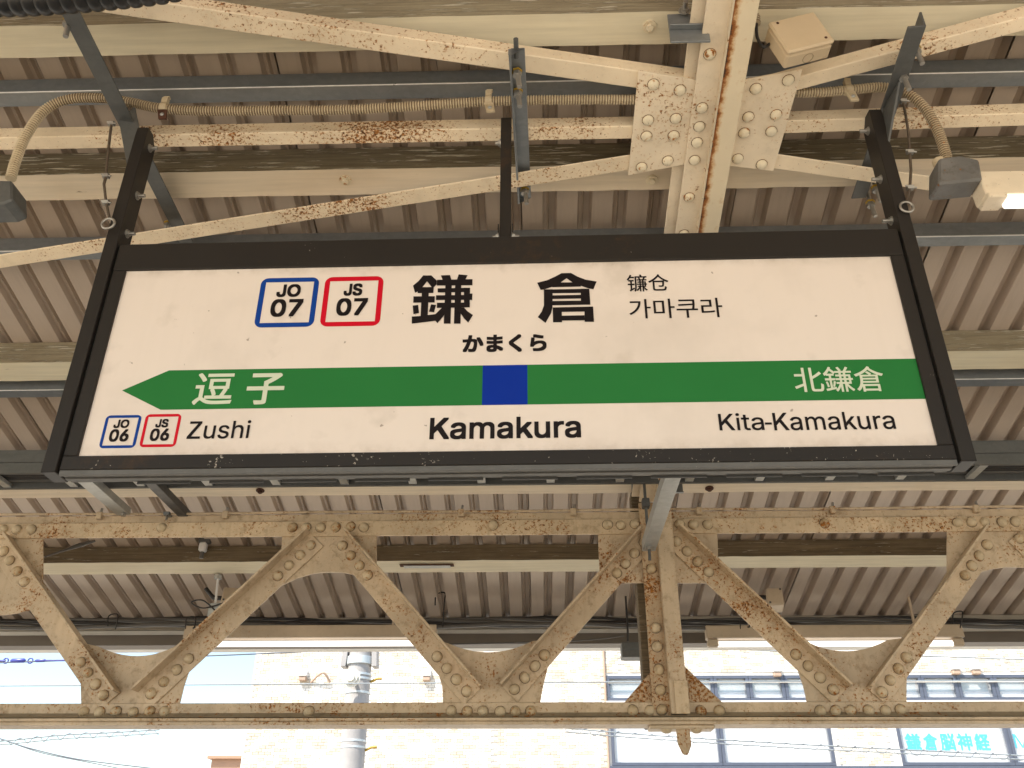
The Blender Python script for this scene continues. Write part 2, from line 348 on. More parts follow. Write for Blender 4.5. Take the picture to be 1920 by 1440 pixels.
def steelp(Yj, wd, h, label, off=.10, lip=.018):
    z = RZ(Yj, off); t = .0035
    prof = [(0,0),(wd,0),(wd,h+.03),(wd-t,h+.03),(wd-t,t),(t,t),(t,h),(lip,h),(lip,h+t),(0,h+t)]
    mb = MB().bar((-6, Yj, z), (6, Yj, z), prof, Y3, Z3)
    mb.m = 1; mb.tube([(-6, Yj+.001, z+.001), (6, Yj+.001, z+.001)], .0026, 6)  # pale tube paints the highlight along the rounded edge
    return tag(mb.build('steel_purlin', ['galvanised', 'galvanised_edge_glint'], loc=(0, Yj, z)), label, 'beam', 'galvanised steel purlins of the canopy')
steelp(1.878, .056, .05, 'grey galvanised steel purlin behind the flexible conduit')
steelp(2.466, .055, .054, 'grey galvanised steel purlin level with the top edge of the sign')
steelp(3.174, .062, .043, 'grey galvanised steel purlin beside the sign, under the middle timber purlin')

# ------------------------------------------------------------------ rafter, gusset plates, bracing
RY0, RY1 = -.1, 5.3
raf = thing('rafter', 'cream riveted steel rafter with a rust streak crossing the gusset plates', 'rafter', (.52, 3.85, RZ(3.85)))
def sl(x, Y, off): return Vector((x, Y, RZ(Y, off)))
mb = MB().bar(sl(.462, RY0, -.019), sl(.462, 3.80, -.019), [(0,0),(.075,0),(.075,.07),(.067,.07),(.067,.008),(0,.008)], X3, SN); mb.build('flat_leg', 'cream_steel_clean', raf, .001)
mb = MB().bar(sl(.531, RY0, -.045), sl(.531, 3.80, -.045), [(0,0),(.064,0),(.064,.115),(.005,.115)], X3, SN); mb.build('web_bar', 'rafter_rust', raf, .0015)
mb = MB().bar(sl(.5272, RY0, -.0445), sl(.5272, 3.80, -.0445), [(0,0),(.0036,0),(.0036,.025),(0,.025)], X3, SN); mb.build('rust_seam', 'ridge_cream', raf)
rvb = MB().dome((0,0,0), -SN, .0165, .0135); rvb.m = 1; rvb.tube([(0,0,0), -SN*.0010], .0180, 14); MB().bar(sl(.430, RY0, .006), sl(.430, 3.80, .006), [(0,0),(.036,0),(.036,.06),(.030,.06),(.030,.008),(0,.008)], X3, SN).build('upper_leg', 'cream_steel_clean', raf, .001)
me_rv = rvb.mesh('rivet', ['rivet_paint', 'rivet_grime_shade'])  # second material: grime ring that also paints crevice shade round the rivet
flat = [c_ for c_ in raf.children if c_.name.startswith('flat_leg')][0]
for px, py in ((1320,193),(1310,228),(1303,258),(1298,291),(1270,361),(1255,430),(1300,93)):
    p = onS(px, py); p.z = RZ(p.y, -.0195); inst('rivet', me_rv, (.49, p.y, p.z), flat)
def plate(pts, rv, label, z0):
    P = [onS(*p, off=z0) for p in pts]; c = sum(P, Vector())/len(P)
    t = thing('gusset_plate', label, 'plate', c, 'gusset plates of the roof bracing')
    pl = MB().prism(P, SN*.008).build('plate', 'cream_steel_clean', t, .001)
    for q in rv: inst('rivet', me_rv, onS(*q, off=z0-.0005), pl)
plate([(1197,133),(1312,152),(1283,309),(1178,329)], [(1225,158),(1275,169),(1215,225),(1267,222),(1212,255),(1263,254),(1203,313),(1252,301)], 'riveted cream gusset plate to the left of the rafter', -.0095)
plate([(1388,152),(1505,130),(1450,321),(1352,309)], [(1417,166),(1478,150),(1403,219),(1455,215),(1395,249),(1446,246),(1383,297),(1428,308)], 'riveted cream gusset plate to the right of the rafter', -.0095)
def angle_member(name, a, b, c_, d, hleg, mat, label, cat, near=True, extend=(0,0)):
    """a->b near edge of the flat leg (pixels), c->d far edge"""
    A, B, C_, D_ = (onS(*p) for p in (a, b, c_, d)); ax = (B-A).normalized(); A = A-ax*extend[0]; B = B+ax*extend[1]
    side = ((C_-A)-ax*(C_-A).dot(ax)); wd = side.length
    prof = [(0,0),(wd,0),(wd,.006),(.006,.006),(.006,hleg),(0,hleg)] if near else [(0,0),(wd,0),(wd,hleg),(wd-.006,hleg),(wd-.006,.006),(0,.006)]
    mb = MB().bar(A, B, prof, side, SN)
    return tag(mb.build(name, mat, bev=.0028, loc=(A+B)/2), label, cat, 'steel angles of the roof bracing')
angle_member('brace', (0,-39), (1330,152), (0,-3), (1330,182), .055, 'cream_steel', 'cream steel brace falling from the top left towards the gusset plates', 'brace', True, (1.2, 0))
angle_member('brace', (1400,170), (1913,33), (1400,195), (1913,65), .055, 'cream_steel', 'cream steel brace rising to the upper right beside the junction box', 'brace', True, (0, 1.2))
angle_member('strut', (0,258), (1300,234), (0,282), (1300,256), .055, 'cream_steel_rusty', 'rust speckled horizontal strut left of the gusset plates, above the sign', 'strut', True, (1.2, 0))
angle_member('strut', (1372,230), (1920,212), (1372,254), (1920,237), .055, 'cream_steel_rusty', 'short horizontal strut right of the gusset plates with purple stains', 'strut', True, (0, 1.2))
angle_member('brace', (1300,272), (0,478), (1300,301), (0,512), .05, 'cream_steel_rusty', 'rust speckled brace running down left to behind the hanger post', 'brace', False, (0, 1.0))
angle_member('brace', (1370,277), (1737,330), (1370,305), (1740,358), .05, 'cream_steel', 'short cream brace below the right gusset plate, passing behind the hanger', 'brace', False, (0, 1.2))

# ------------------------------------------------------------------ the station sign
SD, SSY = 1.886, -.00685
def sg(u, v, w_=0.0): return Vector((u, SD+SSY*u+w_, v+CZ))
def suv(px, py):
    d = ray(px, py); t = SD/(d.y-SSY*d.x); return (d.x*t, d.z*t)
sign = thing('station_sign', 'long hanging station name sign with green arrow band and dark frame', 'sign', sg(-.08, .82, .03))
def sbox(mb, u0, u1, v0, v1, w0, w1):
    P = [sg(u, v, w_) for u, v, w_ in ((u0,v0,w0),(u1,v0,w0),(u1,v0,w1),(u0,v0,w1),(u0,v1,w0),(u1,v1,w0),(u1,v1,w1),(u0,v1,w1))]
    return mb.add(P, [(0,3,2,1),(4,5,6,7),(0,1,5,4),(1,2,6,5),(2,3,7,6),(3,0,4,7)])
U0, U1, V0, V1 = -1.0817, .9183, .863, 1.402       # the white face
FU0, FU1, FV0, FV1 = -1.116, .952, .823, 1.487
FB = -.008                                         # frame front stands proud of the face
sbox(MB(), U0-.004, U1+.004, V0-.004, V1+.004, 0, .004).build('face_panel', 'sign_acrylic', sign); panel = sign.children[0]
sbox(MB(), FU0, FU1, V1, FV1, FB, .03).build('frame_rail', 'frame_brown', sign, .002)
br = sbox(MB(), FU0, FU1, FV0+.004, V0, FB, .03).build('frame_rail', 'frame_brown_chipped', sign, .002); br['label'] = 'bottom frame rail with chipped paint'
sbox(MB(), FU0, U0, V0+.0006, V1-.0006, FB+.0008, .03).build('frame_stile', 'frame_brown', sign, .002)
sbox(MB(), U1, FU1, V0+.0006, V1-.0006, FB+.0008, .03).build('frame_stile', 'frame_brown', sign, .002)
sbox(MB(), FU0+.002, FU1-.002, FV0+.002, FV1-.004, .0302, .056).build('housing', 'aluminium', sign, .001)
mb = MB()                                           # aluminium underside with grooves
for a, b, z in ((-.0065, .0010, .009), (.0060, .0205, .0030), (.0245, .0395, .0055), (.0425, .0565, .001)): sbox(mb, FU0+.001, FU1-.001, FV0-z, FV0+.0035, a, b)
mb.build('underside_slats', 'aluminium', sign, .0006)
mb = MB()
for i in range(11):
    u = FU0+.16+i*.175; sbox(mb, u, u+.13, FV0-.006, FV0+.0012, .0575, .0605)
mb.build('rear_clip_strip', 'dark_channel', sign)
HT = 1.91
for u0, u1 in ((FU0-.040, FU0-.005), (FU1+.005, FU1+.040)):
    v0 = FV0-.004; v1 = HT
    mb = MB(); s_ = 1 if u0 < 0 else -1
    # channel post: front flange, web and a slanted top
    P = [(-.014, v0), (.052, v0+.001), (.052, v1-.03), (.02, v1+.004), (-.014, v1)]
    mb.prism([sg(u0, v, w_) for w_, v in P], sg(u1, 0)-sg(u0, 0)); mb.build('hanger_post', 'frame_post', sign, .0015)
sbox(MB(), FU0-.0048, FU0-.0002, FV0+.006, FV1-.002, .000, .02).build('gap_shade_strip', 'black_gap', sign)  # black strip stands in for the shade in the open gap
sbox(MB(), FU1+.0002, FU1+.0048, FV0+.006, FV1-.002, .000, .02).build('gap_shade_strip', 'black_gap', sign)
cu = suv(946, 445)[0]
mb = MB(); sbox(mb, cu-.014, cu+.017, FV1-.002, 1.94, .012, .018); sbox(mb, cu-.014, cu-.009, FV1-.002, 1.94, .018, .040); mb.build('centre_strap', 'frame_post', sign, .001)
mb = MB(); sbox(mb, cu-.019, cu-.016, FV1+.0005, FV1+.055, .008, .03); sbox(mb, cu+.019, cu+.022, FV1+.0005, FV1+.055, .008, .03); mb.build('strap_bracket', 'frame_post', sign)
def bolt(parent, p, ax, ln=.028, r=.0055, mat='bolt_steel'):
    p, ax = Vector(p), Vector(ax).normalized(); mb = MB().hexa(p, ax, r*1.75, r*1.2)
    mb.tube([p-ax*.002, p+ax*ln], r, 8); mb.tube([p-ax*.0015, p+ax*.0015], r*2.3, 12); return mb.build('bolt', mat, parent)
bolt(sign, sg(cu-.018, FV1+.018, .018), -X3, .015); bolt(sign, sg(cu+.021, FV1+.018, .018), X3, .018)
for v in (1.86, 1.68, 1.545): bolt(sign, sg(FU0-.004, v, .02), X3, .022, .0055)
for v in (1.86, 1.68, 1.535): bolt(sign, sg(FU1+.004, v, .02), -X3, .024, .0055)
bolt(sign, sg(cu-.015, 1.845, .018), -X3, .014)
# printed bands
def decal(name, pts, mat, w_=-.0006): 
    return MB().add([sg(u, v, w_) for u, v in pts], [list(range(len(pts)))]).build(name, mat, panel)
bv1 = (suv(317.6, 694.2)[1]+suv(1717, 673)[1])/2; bv0 = (suv(301.4, 768.5)[1]+suv(1736, 748)[1])/2
tip = suv(228.8, 733); shoulder = suv(309.5, 731)[0]
bl0, bl1 = suv(904.5, 721)[0], suv(989, 721)[0]
decal('green_arrow_band', [(tip[0], (bv0+bv1)/2), (shoulder, bv0), (bl0, bv0), (bl0, bv1), (shoulder, bv1)], 'print_green')
decal('green_band', [(bl1, bv0), (U1, bv0), (U1, bv1), (bl1, bv1)], 'print_green')
decal('blue_block', [(bl0, bv0), (bl1, bv0), (bl1, bv1), (bl0, bv1)], 'print_blue')
def rbox(cpx, wpx, hpx, st, mat):
    cu_, cv = suv(*cpx); wd = suv(cpx[0]+wpx/2, cpx[1])[0]-suv(cpx[0]-wpx/2, cpx[1])[0]; h = suv(cpx[0], cpx[1]-hpx/2)[1]-suv(cpx[0], cpx[1]+hpx/2)[1]
    sz = (wd+h)/2; a = sz/2; r = sz*.13
    out = []; inn = []
    for sx, sy, a0 in ((1,1,0),(-1,1,90),(-1,-1,180),(1,-1,270)):
        for k_ in range(7):
            an = rad(a0+15*k_); out.append((cu_+sx*(a-r)+r*math.cos(an), cv+sy*(a-r)+r*math.sin(an)))
            inn.append((cu_+sx*(a-st*sz), cv+sy*(a-st*sz)))
    n = len(out); P = [sg(u, v, -.0006) for u, v in out+inn]
    MB().add(P, [(i, (i+1) % n, n+(i+1) % n, n+i) for i in range(n)]).build('number_box', mat, panel)
rbox((538.6, 566.6), 110.5, 91.9, .088, 'print_blue_dark'); rbox((660.5, 564.6), 110.8, 92.7, .088, 'print_red')
rbox((226.2, 809.2), 67.5, 61.3, .082, 'print_blue_dark'); rbox((301.4, 807.2), 67.8, 61.6, .082, 'print_red')
try: SANS = bpy.data.fonts.load(bpy.utils.resource_path('LOCAL')+'/datafiles/fonts/Inter.woff2')   # a typeface that ships with Blender
except Exception: SANS = None
def text_mesh(txt, spacing=1.0):
    cu_ = bpy.data.curves.new('lettering', 'FONT'); cu_.body = txt
    if SANS and txt.isascii(): cu_.font = SANS
    cu_.size = 1; cu_.space_character = spacing; cu_.resolution_u = 6
    for i, f_ in enumerate(cu_.body_format): f_.material_index = i
    for i in range(len(txt)): cu_.materials.append(MATS['print_black'])
    ob = bpy.data.objects.new('lettering_tmp', cu_); COL.objects.link(ob)
    me = bpy.data.meshes.new_from_object(ob.evaluated_get(bpy.context.evaluated_depsgraph_get()))
    bpy.data.objects.remove(ob); bpy.data.curves.remove(cu_)
    V = [v.co.copy() for v in me.vertices]; F = []; bad = {}
    for p in me.polygons:
        ch = txt[p.material_index] if p.material_index < len(txt) else ' '
        if SANS and txt.isascii() and ch in 'KZk': bad.setdefault(p.material_index, set()).update(p.vertices)
        else: F.append(list(p.vertices))
    for ci_, vi in bad.items():                      # the typeface draws K and Z with crossing outlines: cut them anew
        x0, x1 = min(V[i].x for i in vi), max(V[i].x for i in vi); y0, y1 = min(V[i].y for i in vi), max(V[i].y for i in vi); h = y1-y0; wd = x1-x0; s_ = .125*h
        if txt[ci_] == 'Z': polys = [[(0,0),(wd,0),(wd,s_*.92),(s_*1.5,s_*.92),(wd-.02*h,h-s_*.8),(wd-.02*h,h),(.04*h,h),(.04*h,h-s_*.92),(wd-s_*1.6,h-s_*.92),(0,s_*.85)]]
        elif txt[ci_] == 'k': s_ *= .92; xh = h*.735; polys = [[(0,0),(s_,0),(s_,h),(0,h)], [(s_,xh*.26),(s_,xh*.50),(wd-s_*1.6,xh),(wd-.04*h,xh)], [(wd-s_*1.3,0),(wd,0),(wd*.52,xh*.66),(wd*.36,xh*.53)]]
        else: polys = [[(0,0),(s_,0),(s_,h),(0,h)], [(s_,h*.28),(s_,h*.48),(wd-s_*1.55,h),(wd-.03*h,h)], [(wd-s_*1.25,0),(wd,0),(wd*.52,h*.625),(wd*.36,h*.535)]]
        for k_, pg in enumerate(polys):
            o = len(V); V += [Vector((x0+a, y0+b, k_*.01)) for a, b in pg]; F.append(list(range(o, o+len(pg))))
    return V, F, me
def fit_text(name, txt, box, mat, parent, place, bold=0.0, spacing=1.0, vert=1.0):
    """box = (u0,u1,v0,v1); place(u,v,layer)->world"""
    V, F, me = text_mesh(txt, spacing); bpy.data.meshes.remove(me)
    if not V: return
    x0, x1 = min(v.x for v in V), max(v.x for v in V); y0, y1 = min(v.y for v in V), max(v.y for v in V)
    u0, u1, v0, v1 = box; b = bold*(v1-v0); bv = b*vert; u0 += b; u1 -= b; v0 += bv; v1 -= bv
    sx, sy = (u1-u0)/(x1-x0), (v1-v0)/(y1-y0)
    offs = [(0, 0)] if b == 0 else [(b*i_, bv*j_) for i_ in (-1, 0, 1) for j_ in (-1, 0, 1)]
    mb = MB()
    for i, (ox, oy) in enumerate(offs):
        mb.add([place(u0+(v.x-x0)*sx+ox, v0+(v.y-y0)*sy+oy, i*.00002+v.z*.0004) for v in V], F)
    return mb.build(name, mat, parent)
def lett(name, txt, x0, x1, y0, y1, mat, bold=0.0, spacing=1.0, w_=-.0012, vert=1.0):
    xc, yc = (x0+x1)/2, (y0+y1)/2
    box = (suv(x0, yc)[0], suv(x1, yc)[0], suv(xc, y1)[1], suv(xc, y0)[1])
    fit_text(name, txt, box, mat, panel, lambda u, v, l_: sg(u, v, w_-l_), bold, spacing, vert)
def strokes(ox, oy, polys):
    """heavy gothic strokes cut from film, each a hair above the last"""
    mb = MB()
    for i, pg in enumerate(polys):
        mb.add([sg(*suv(ox+x/13.093, oy+y/13.093), -.0012-i*.00002) for x, y in pg], [list(range(len(pg)))])
    mb.build('kanji_lettering', 'print_black', panel)
strokes(760, 505, [
    [(190,405),(330,290),(440,155),(640,155),(770,280),(770,375),(705,440),(645,440),(535,300),(420,445),(300,550),(240,582)],
    [(300,443),(700,440),(690,585),(305,590)], [(405,580),(575,580),(550,1160),(375,1160)], [(200,670),(725,665),(720,820),(195,825)],
    [(182,895),(315,880),(338,1080),(200,1108)], [(635,865),(755,880),(705,1060),(580,1045)], [(160,1165),(380,1150),(740,1105),(745,1268),(500,1300),(160,1340)],
    [(875,155),(1095,145),(1135,270),(925,290)], [(1310,130),(1530,150),(1470,270),(1265,270)], [(775,265),(1650,248),(1648,398),(775,405)],
    [(985,390),(1140,390),(1110,1340),(945,1340)], [(1225,390),(1375,390),(1355,1340),(1195,1340)], [(795,475),(1590,460),(1590,565),(795,575)],
    [(755,645),(1580,635),(1580,602),(1648,602),(1640,760),(1575,756),(755,760)], [(778,828),(1585,822),(1580,940),(775,955)], [(1440,460),(1590,460),(1580,940),(1440,940)],
    [(900,950),(985,950),(950,1140),(790,1330),(735,1265),(740,1105)], [(1440,945),(1530,1040),(1660,1130),(1545,1315),(1440,1210),(1360,1090),(1360,945)]])
strokes(995, 500, [
    [(160,400),(400,340),(590,255),(760,165),(990,160),(1150,250),(1350,325),(1620,370),(1540,560),(1420,540),(1230,475),(1020,388),(880,290),(735,395),(530,500),(330,565),(245,578)],
    [(530,395),(1240,390),(1230,495),(530,510)], [(325,565),(540,560),(535,1010),(500,1150),(365,1385),(175,1245),(270,1110),(325,960)],
    [(330,568),(1440,548),(1442,648),(330,660)], [(1225,548),(1440,548),(1465,940),(1235,942)], [(535,712),(1230,698),(1232,788),(535,800)], [(535,850),(1460,838),(1465,938),(535,955)],
    [(540,1008),(1532,985),(1540,1105),(545,1120)], [(540,1008),(760,1005),(772,1370),(550,1372)], [(1318,990),(1532,985),(1555,1358),(1325,1360)], [(760,1210),(1320,1200),(1325,1322),(770,1330)]])
lett('chinese_lettering', '镰仓', 1175.6, 1253.5, 515, 547, 'print_black', .006)
lett('hangul_lettering', '가마쿠라', 1179.4, 1354.4, 560.2, 596.7, 'print_black', .004)
lett('kana_lettering', 'かまくら', 867.3, 1024.8, 627.3, 660.8, 'print_black', .042)
lett('line_code_lettering', 'JO', 519.3, 564, 533.4, 557.3, 'print_black', .05); lett('station_number_lettering', '07', 507.7, 567.5, 561, 594.3, 'print_black', .045)
lett('line_code_lettering', 'JS', 645, 679.7, 532, 555, 'print_black', .05); lett('station_number_lettering', '07', 631, 688.8, 559.3, 592.3, 'print_black', .045)
lett('line_code_lettering', 'JO', 214, 242.7, 787, 803, 'print_black', .05); lett('station_number_lettering', '06', 205.5, 241.7, 805, 828.5, 'print_black', .045)
lett('line_code_lettering', 'JS', 292.4, 316, 786, 802, 'print_black', .05); lett('station_number_lettering', '06', 282, 317.6, 803.7, 827, 'print_black', .045)
lett('kanji_lettering', '逗', 365, 438, 700, 759, 'print_white', .014); lett('kanji_lettering', '子', 463, 533, 700, 758.5, 'print_white', .022)
lett('kanji_lettering', '北鎌倉', 1488, 1657.3, 688, 735.5, 'print_white', .007)
lett('latin_lettering', 'Zushi', 353, 469, 789, 823, 'print_black', .010)
lett('latin_lettering', 'Kamakura', 806, 1089, 782, 823, 'print_black', .030)
lett('latin_lettering', 'Kita', 1347.5, 1431.5, 775, 807.5, 'print_black', .010); lett('latin_lettering', '-', 1434, 1447, 792.5, 796.5, 'print_black', 0); lett('latin_lettering', 'Kamakura', 1449.5, 1677, 773, 806.5, 'print_black', .010)

# ------------------------------------------------------------------ grey bars that carry the sign, clamped under the braces
def ubolt(parent, p, dx=.03):
    """hook bolt: bent rod over the brace and down through the bar, with nut and washer"""
    p = Vector(p); mb = MB().tube([p+Vector((0, .0, .06)), p+Vector((0, 0, .0)), p+Vector((dx*.2, .0, -.065))], .007, 8)
    mb.hexa(p+Vector((0, 0, -.012)), -Z3, .013, .012); mb.build('hook_bolt', 'bolt_steel', parent)
    MB().hexa(p+Vector((0, 0, -.005)), -Z3, .015, .005).build('lock_washer', 'lock_yellow', parent)
def carrier(p0, p1, prof, mat, label, bolts, u=X3):
    t = thing('hanger_bar', label, 'bracket', (Vector(p0)+Vector(p1))/2, 'grey bars carrying the sign')
    MB().bar(p0, p1, prof, u, Z3).build('bar', mat, t, .001)
    for b in bolts: ubolt(t, b)
    return t
zb = 1.925+CZ
def onZ(px, py, z): d = ray(px, py); t = (z-CZ)/d.z; return Vector((d.x*t, d.y*t, z))
A, B = onZ(128, 20, zb), onZ(348, 455, zb)
carrier(A, B, [(-.022,0),(.026,0),(.026,.006),(-.016,.006),(-.016,.055),(-.022,.055)], 'galvanised_dull', 'long grey angle bar above the left end of the sign', [A+Vector((-.028, .05, .03)), B+Vector((-.03, -.09, .02))])
tri = thing('bracket_plate', 'grey folded bracket plate beside the left hanger post', 'bracket', sg(FU0-.05, 1.8, 0))
MB().prism([onZ(222, 225, zb), at(250, 200, 1.87), at(262, 262, 1.885), at(240, 325, 1.885)], (.006, .004, 0)).build('plate', 'galvanised_dull', tri, .001)
A, B = onZ(1722, 50, zb), onZ(1612, 372, zb)
carrier(A, B, [(-.026,0),(.020,0),(.020,.055),(.014,.055),(.014,.006),(-.026,.006)], 'galvanised_dull', 'short grey angle bar above the right end of the sign', [A+Vector((.03, .09, .03)), A+Vector((.022, .17, .02)), B+Vector((.03, -.06, .0)), B+Vector((.03, -.0, -.01))])
tri = thing('bracket_plate', 'grey folded bracket plate beside the right hanger post', 'bracket', sg(FU1+.05, 1.8, 0))
MB().prism([onZ(1690, 150, zb), at(1663, 190, 1.87), at(1655, 230, 1.885), at(1664, 292, 1.885)], (-.006, .004, 0)).build('plate', 'galvanised_dull', tri, .001)
A, B = onZ(967, 92, zb), onZ(982, 372, zb)
carrier(A, B, [(-.019,0),(.024,0),(.024,.005),(-.013,.005),(-.013,-.022),(-.019,-.022)], 'galvanised', 'grey channel bar above the middle of the sign', [A+Vector((.002, .07, 0)), A+Vector((.002, .14, 0)), B+Vector((.004, -.05, 0))])
tb = thing('threaded_stud', 'bare threaded stud sticking up above the middle channel bar', 'bolt', A+Vector((0, -.01, 0)))
MB().tube([A+Vector((.001, -.03, .003)), A+Vector((.001, .03, .003))], .007, 8).build('rod', 'galvanised_dull', tb)

# ------------------------------------------------------------------ safety wires with eye bolts
def safety(pts, ring, label, Y):
    P = [at(x, y, Y) for x, y in pts]; t = thing('safety_wire', label, 'wire', P[-1], 'safety wires of the sign')
    MB().tube(P, .0042, 6).build('wire_rope', 'wire_steel', t)
    for i in (0, len(P)//2, len(P)-2):
        MB().hexa(P[i]+Vector((-.008, 0, 0)), X3, .009, .016).build('wire_clip', 'bolt_steel', t)
        MB().tube([P[i]+Vector((-.012, -.004, .004)), P[i]+Vector((.016, -.004, -.004))], .003, 6).build('clip_bolt', 'bolt_steel', t)
    c = at(*ring, Y); R_ = .017
    MB().tube([c+Vector((R_*math.cos(a*math.pi/10), .0, R_*math.sin(a*math.pi/10))) for a in range(21)], .0036, 8, False).build('eye_bolt', 'bolt_steel', t)
safety([(209,232),(205,265),(201,300),(199,330),(195,345),(199,380),(205,408)], (203, 419), 'rusty wire rope with eye bolt beside the left hanger post', 1.86)
safety([(1693,190),(1698,215),(1703,245),(1706,285),(1708,320),(1706,352),(1700,378)], (1700, 388), 'rusty wire rope with eye bolt beside the right hanger post', 1.86)

# ------------------------------------------------------------------ flexible conduits
def catmull(pts, n=12):
    P = [Vector(p) for p in pts]; out = []
    for i in range(len(P)-1):
        a, b, c_, d = P[max(i-1, 0)], P[i], P[i+1], P[min(i+2, len(P)-1)]
        for k_ in range(n):
            t = k_/n; out.append(.5*((2*b)+(c_-a)*t+(2*a-5*b+4*c_-d)*t*t+(3*b-a-3*c_+d)*t**3))
    return out+[P[-1]]
def resample(P, step):
    out = [P[0]]; acc = 0
    for a, b in zip(P, P[1:]):
        L = (b-a).length; p = 0
        while acc+(L-p) >= step: p += step-acc; out.append(a+(b-a)*(p/L)); acc = 0
        acc += L-p
    return out
def flex(pts, r, pitch, mat, name, label, cat, n=10, groove='conduit_groove'):
    if groove == 'black_gap':
        P = resample(catmull(pts), pitch/8); R_ = [r*(.80+.20*math.sqrt(abs(math.cos(i*math.pi/8)))) for i in range(len(P))]
        t = thing(name, label, cat, P[0]); MB().tube(P, R_, n).build('hose', mat, t); return t
    P = resample(catmull(pts), pitch/4); R_ = [r*(1, 1, .80, .80)[i % 4] for i in range(len(P))]
    t = thing(name, label, cat, P[0]); mb = MB().tube(P, R_, n); nf = (len(P)-1)*n
    for i in range(nf):
        if (i//n) % 4 in (1, 2): mb.mi[i] = 1
        mb.sm[i] = False
    mb.build('hose', [mat, groove], t); return t
CY = 1.872
t = flex([at(x, y, CY) for x, y in ((20,335),(30,300),(50,252),(85,206),(130,186),(190,184),(245,192),(300,203),(380,208),(520,207),(640,206),(780,199),(900,191),(1000,188),(1100,187),(1215,187))], .0148, .0078, 'conduit_paint', 'flexible_conduit', 'beige ribbed conduit curving from the left lamp box to the gusset plate', 'conduit')
def clip(px, py, rusty):
    p = at(px, py, CY)
    MB().bar(p+Vector((-.010, 0, 0)), p+Vector((.010, 0, 0)), [(.0165*math.cos(a*math.pi/8), .0165*math.sin(a*math.pi/8)) for a in range(16)], Y3, Z3).build('pipe_clip', 'conduit_paint', t, .001)
    MB().box(p+Vector((-.009, -.012, .014)), p+Vector((.009, .004, .034))).build('clip_head', 'conduit_paint', t, .001)
    MB().box(p+Vector((-.006, -.010, .035)), p+Vector((.012, .002, .040))).build('clip_tab', 'conduit_paint', t, .001)
    m_ = 'rust_bracket' if rusty else 'conduit_paint'
    MB().prism([p+Vector((-.013+.008*0, -.012, -.016)), p+Vector((.014, -.012, -.016)), p+Vector((.020, -.012, -.052)), p+Vector((-.004, -.012, -.052))], (0, .008, 0)).build('clip_bracket', m_, t, .001)
    MB().dome(p+Vector((.005, -.0125, -.037)), -Y3, .006, .003).build('clip_screw', 'galvanised_light', t)
clip(308, 203, True); clip(916, 190, False)
t = flex([at(x, y, CY) for x, y in ((1470,174),(1540,173),(1600,168),(1655,164),(1700,175),(1735,205),(1758,245),(1772,285),(1776,302))], .0148, .0078, 'conduit_paint', 'flexible_conduit', 'beige ribbed conduit curving from the right gusset plate to the lamp box', 'conduit')
clip(1590, 169, False)
hp = [at(x, y, 1.30) for x, y in ((-260,2),(-60,2),(60,-1),(160,-8),(300,-23),(420,-48))]
hp = [hp[0]+Vector((-1.6, .05, .02))]+hp+[hp[-1]+Vector((.16, .06, .10)), hp[-1]+Vector((.24, .12, .30)), Vector((hp[-1].x+.25, 1.44, RZ(1.44, .19)))]
t = flex(hp, .036, .0285, 'black_rubber', 'corrugated_hose', 'black corrugated hose across the upper left corner', 'hose', 20, 'black_gap')

# ------------------------------------------------------------------ junction box, lamp boxes, near lamp
jb = thing('junction_box', 'beige square junction box sitting on the upper right brace', 'box', onS(1505, 90))
JY = 1.655
q_ = [at(x, y, JY) for x, y in ((1453,42),(1538,20),(1553,80),(1464,101))]
jc = sum(q_, Vector())/4; ax_ = (q_[1]-q_[0]+q_[2]-q_[3]); jw = ax_.length/4; ax_.normalize(); az_ = (q_[0]-q_[3]+q_[1]-q_[2]); jh = az_.length/4; az_ = (az_-ax_*az_.dot(ax_)).normalized(); ay_ = Vector((0, 1, 0))
def obox(a, b, y0_, y1_): return MB().prism([jc+ax_*x+az_*z+ay_*y0_ for x, z in ((-a,-b),(a,-b),(a,b),(-a,b))], ay_*(y1_-y0_))
obox(jw*.985, jh*.985, .0105, .058).build('box_body', 'box_beige', jb, .006); obox(jw, jh, -.004, .0100).build('lid', 'box_beige', jb, .005)
for sx, sy in ((-.68, .78), (.72, -.72)): MB().dome(jc+ax_*jw*sx+az_*jh*sy-ay_*.0045, -ay_, .0042, .002).build('lid_screw', 'rust_bracket', jb)
cc = jc-az_*(jh*.985+.0004)+ay_*.036
MB().tube([cc+ax_*(.015*math.cos(a*math.pi/8))+ay_*(.015*math.sin(a*math.pi/8)) for a in range(17)], .0009, 5, False).build('knockout_ring', 'box_seam', jb)
t = thing('lead_cable', 'dark cable looping from the conduit stub into the junction box', 'cable', at(1418, 60, 1.70))
MB().tube(catmull([at(x, y, 1.70) for x, y in ((1418,40),(1420,70),(1432,88),(1446,80),(1460,74),(1480,76))]), .0045, 8).build('cable', 'cable_black', t)
flex([at(x, y, 1.70) for x, y in ((1412,-60),(1414,-10),(1418,45))], .0125, .0092, 'conduit_paint', 'flexible_conduit', 'short end of beige ribbed conduit right of the rafter top', 'conduit')
bp = thing('clamp_plate', 'grey galvanised clamp plate with bolt on the top purlin, left of the rafter', 'plate', at(1292, 40, 1.66))
mb = MB(); P0 = at(1257, 82, 1.67); P1 = at(1332, 82, 1.67)
mb.prism([(P0.x, 1.67, P0.z), (P0.x, 1.663, P0.z), (P0.x, 1.663, P0.z+.11), (P0.x, 1.67, P0.z+.11)], (P1.x-P0.x, 0, 0)); mb.build('front_plate', 'galvanised', bp, .001)
mb = MB().box((P0.x, 1.645, P0.z+.045), (P1.x, 1.6625, P0.z+.05)); mb.build('ledge', 'galvanised', bp, .001)
bolt(bp, at(1283, 20, 1.655), -Y3, .03, .007)
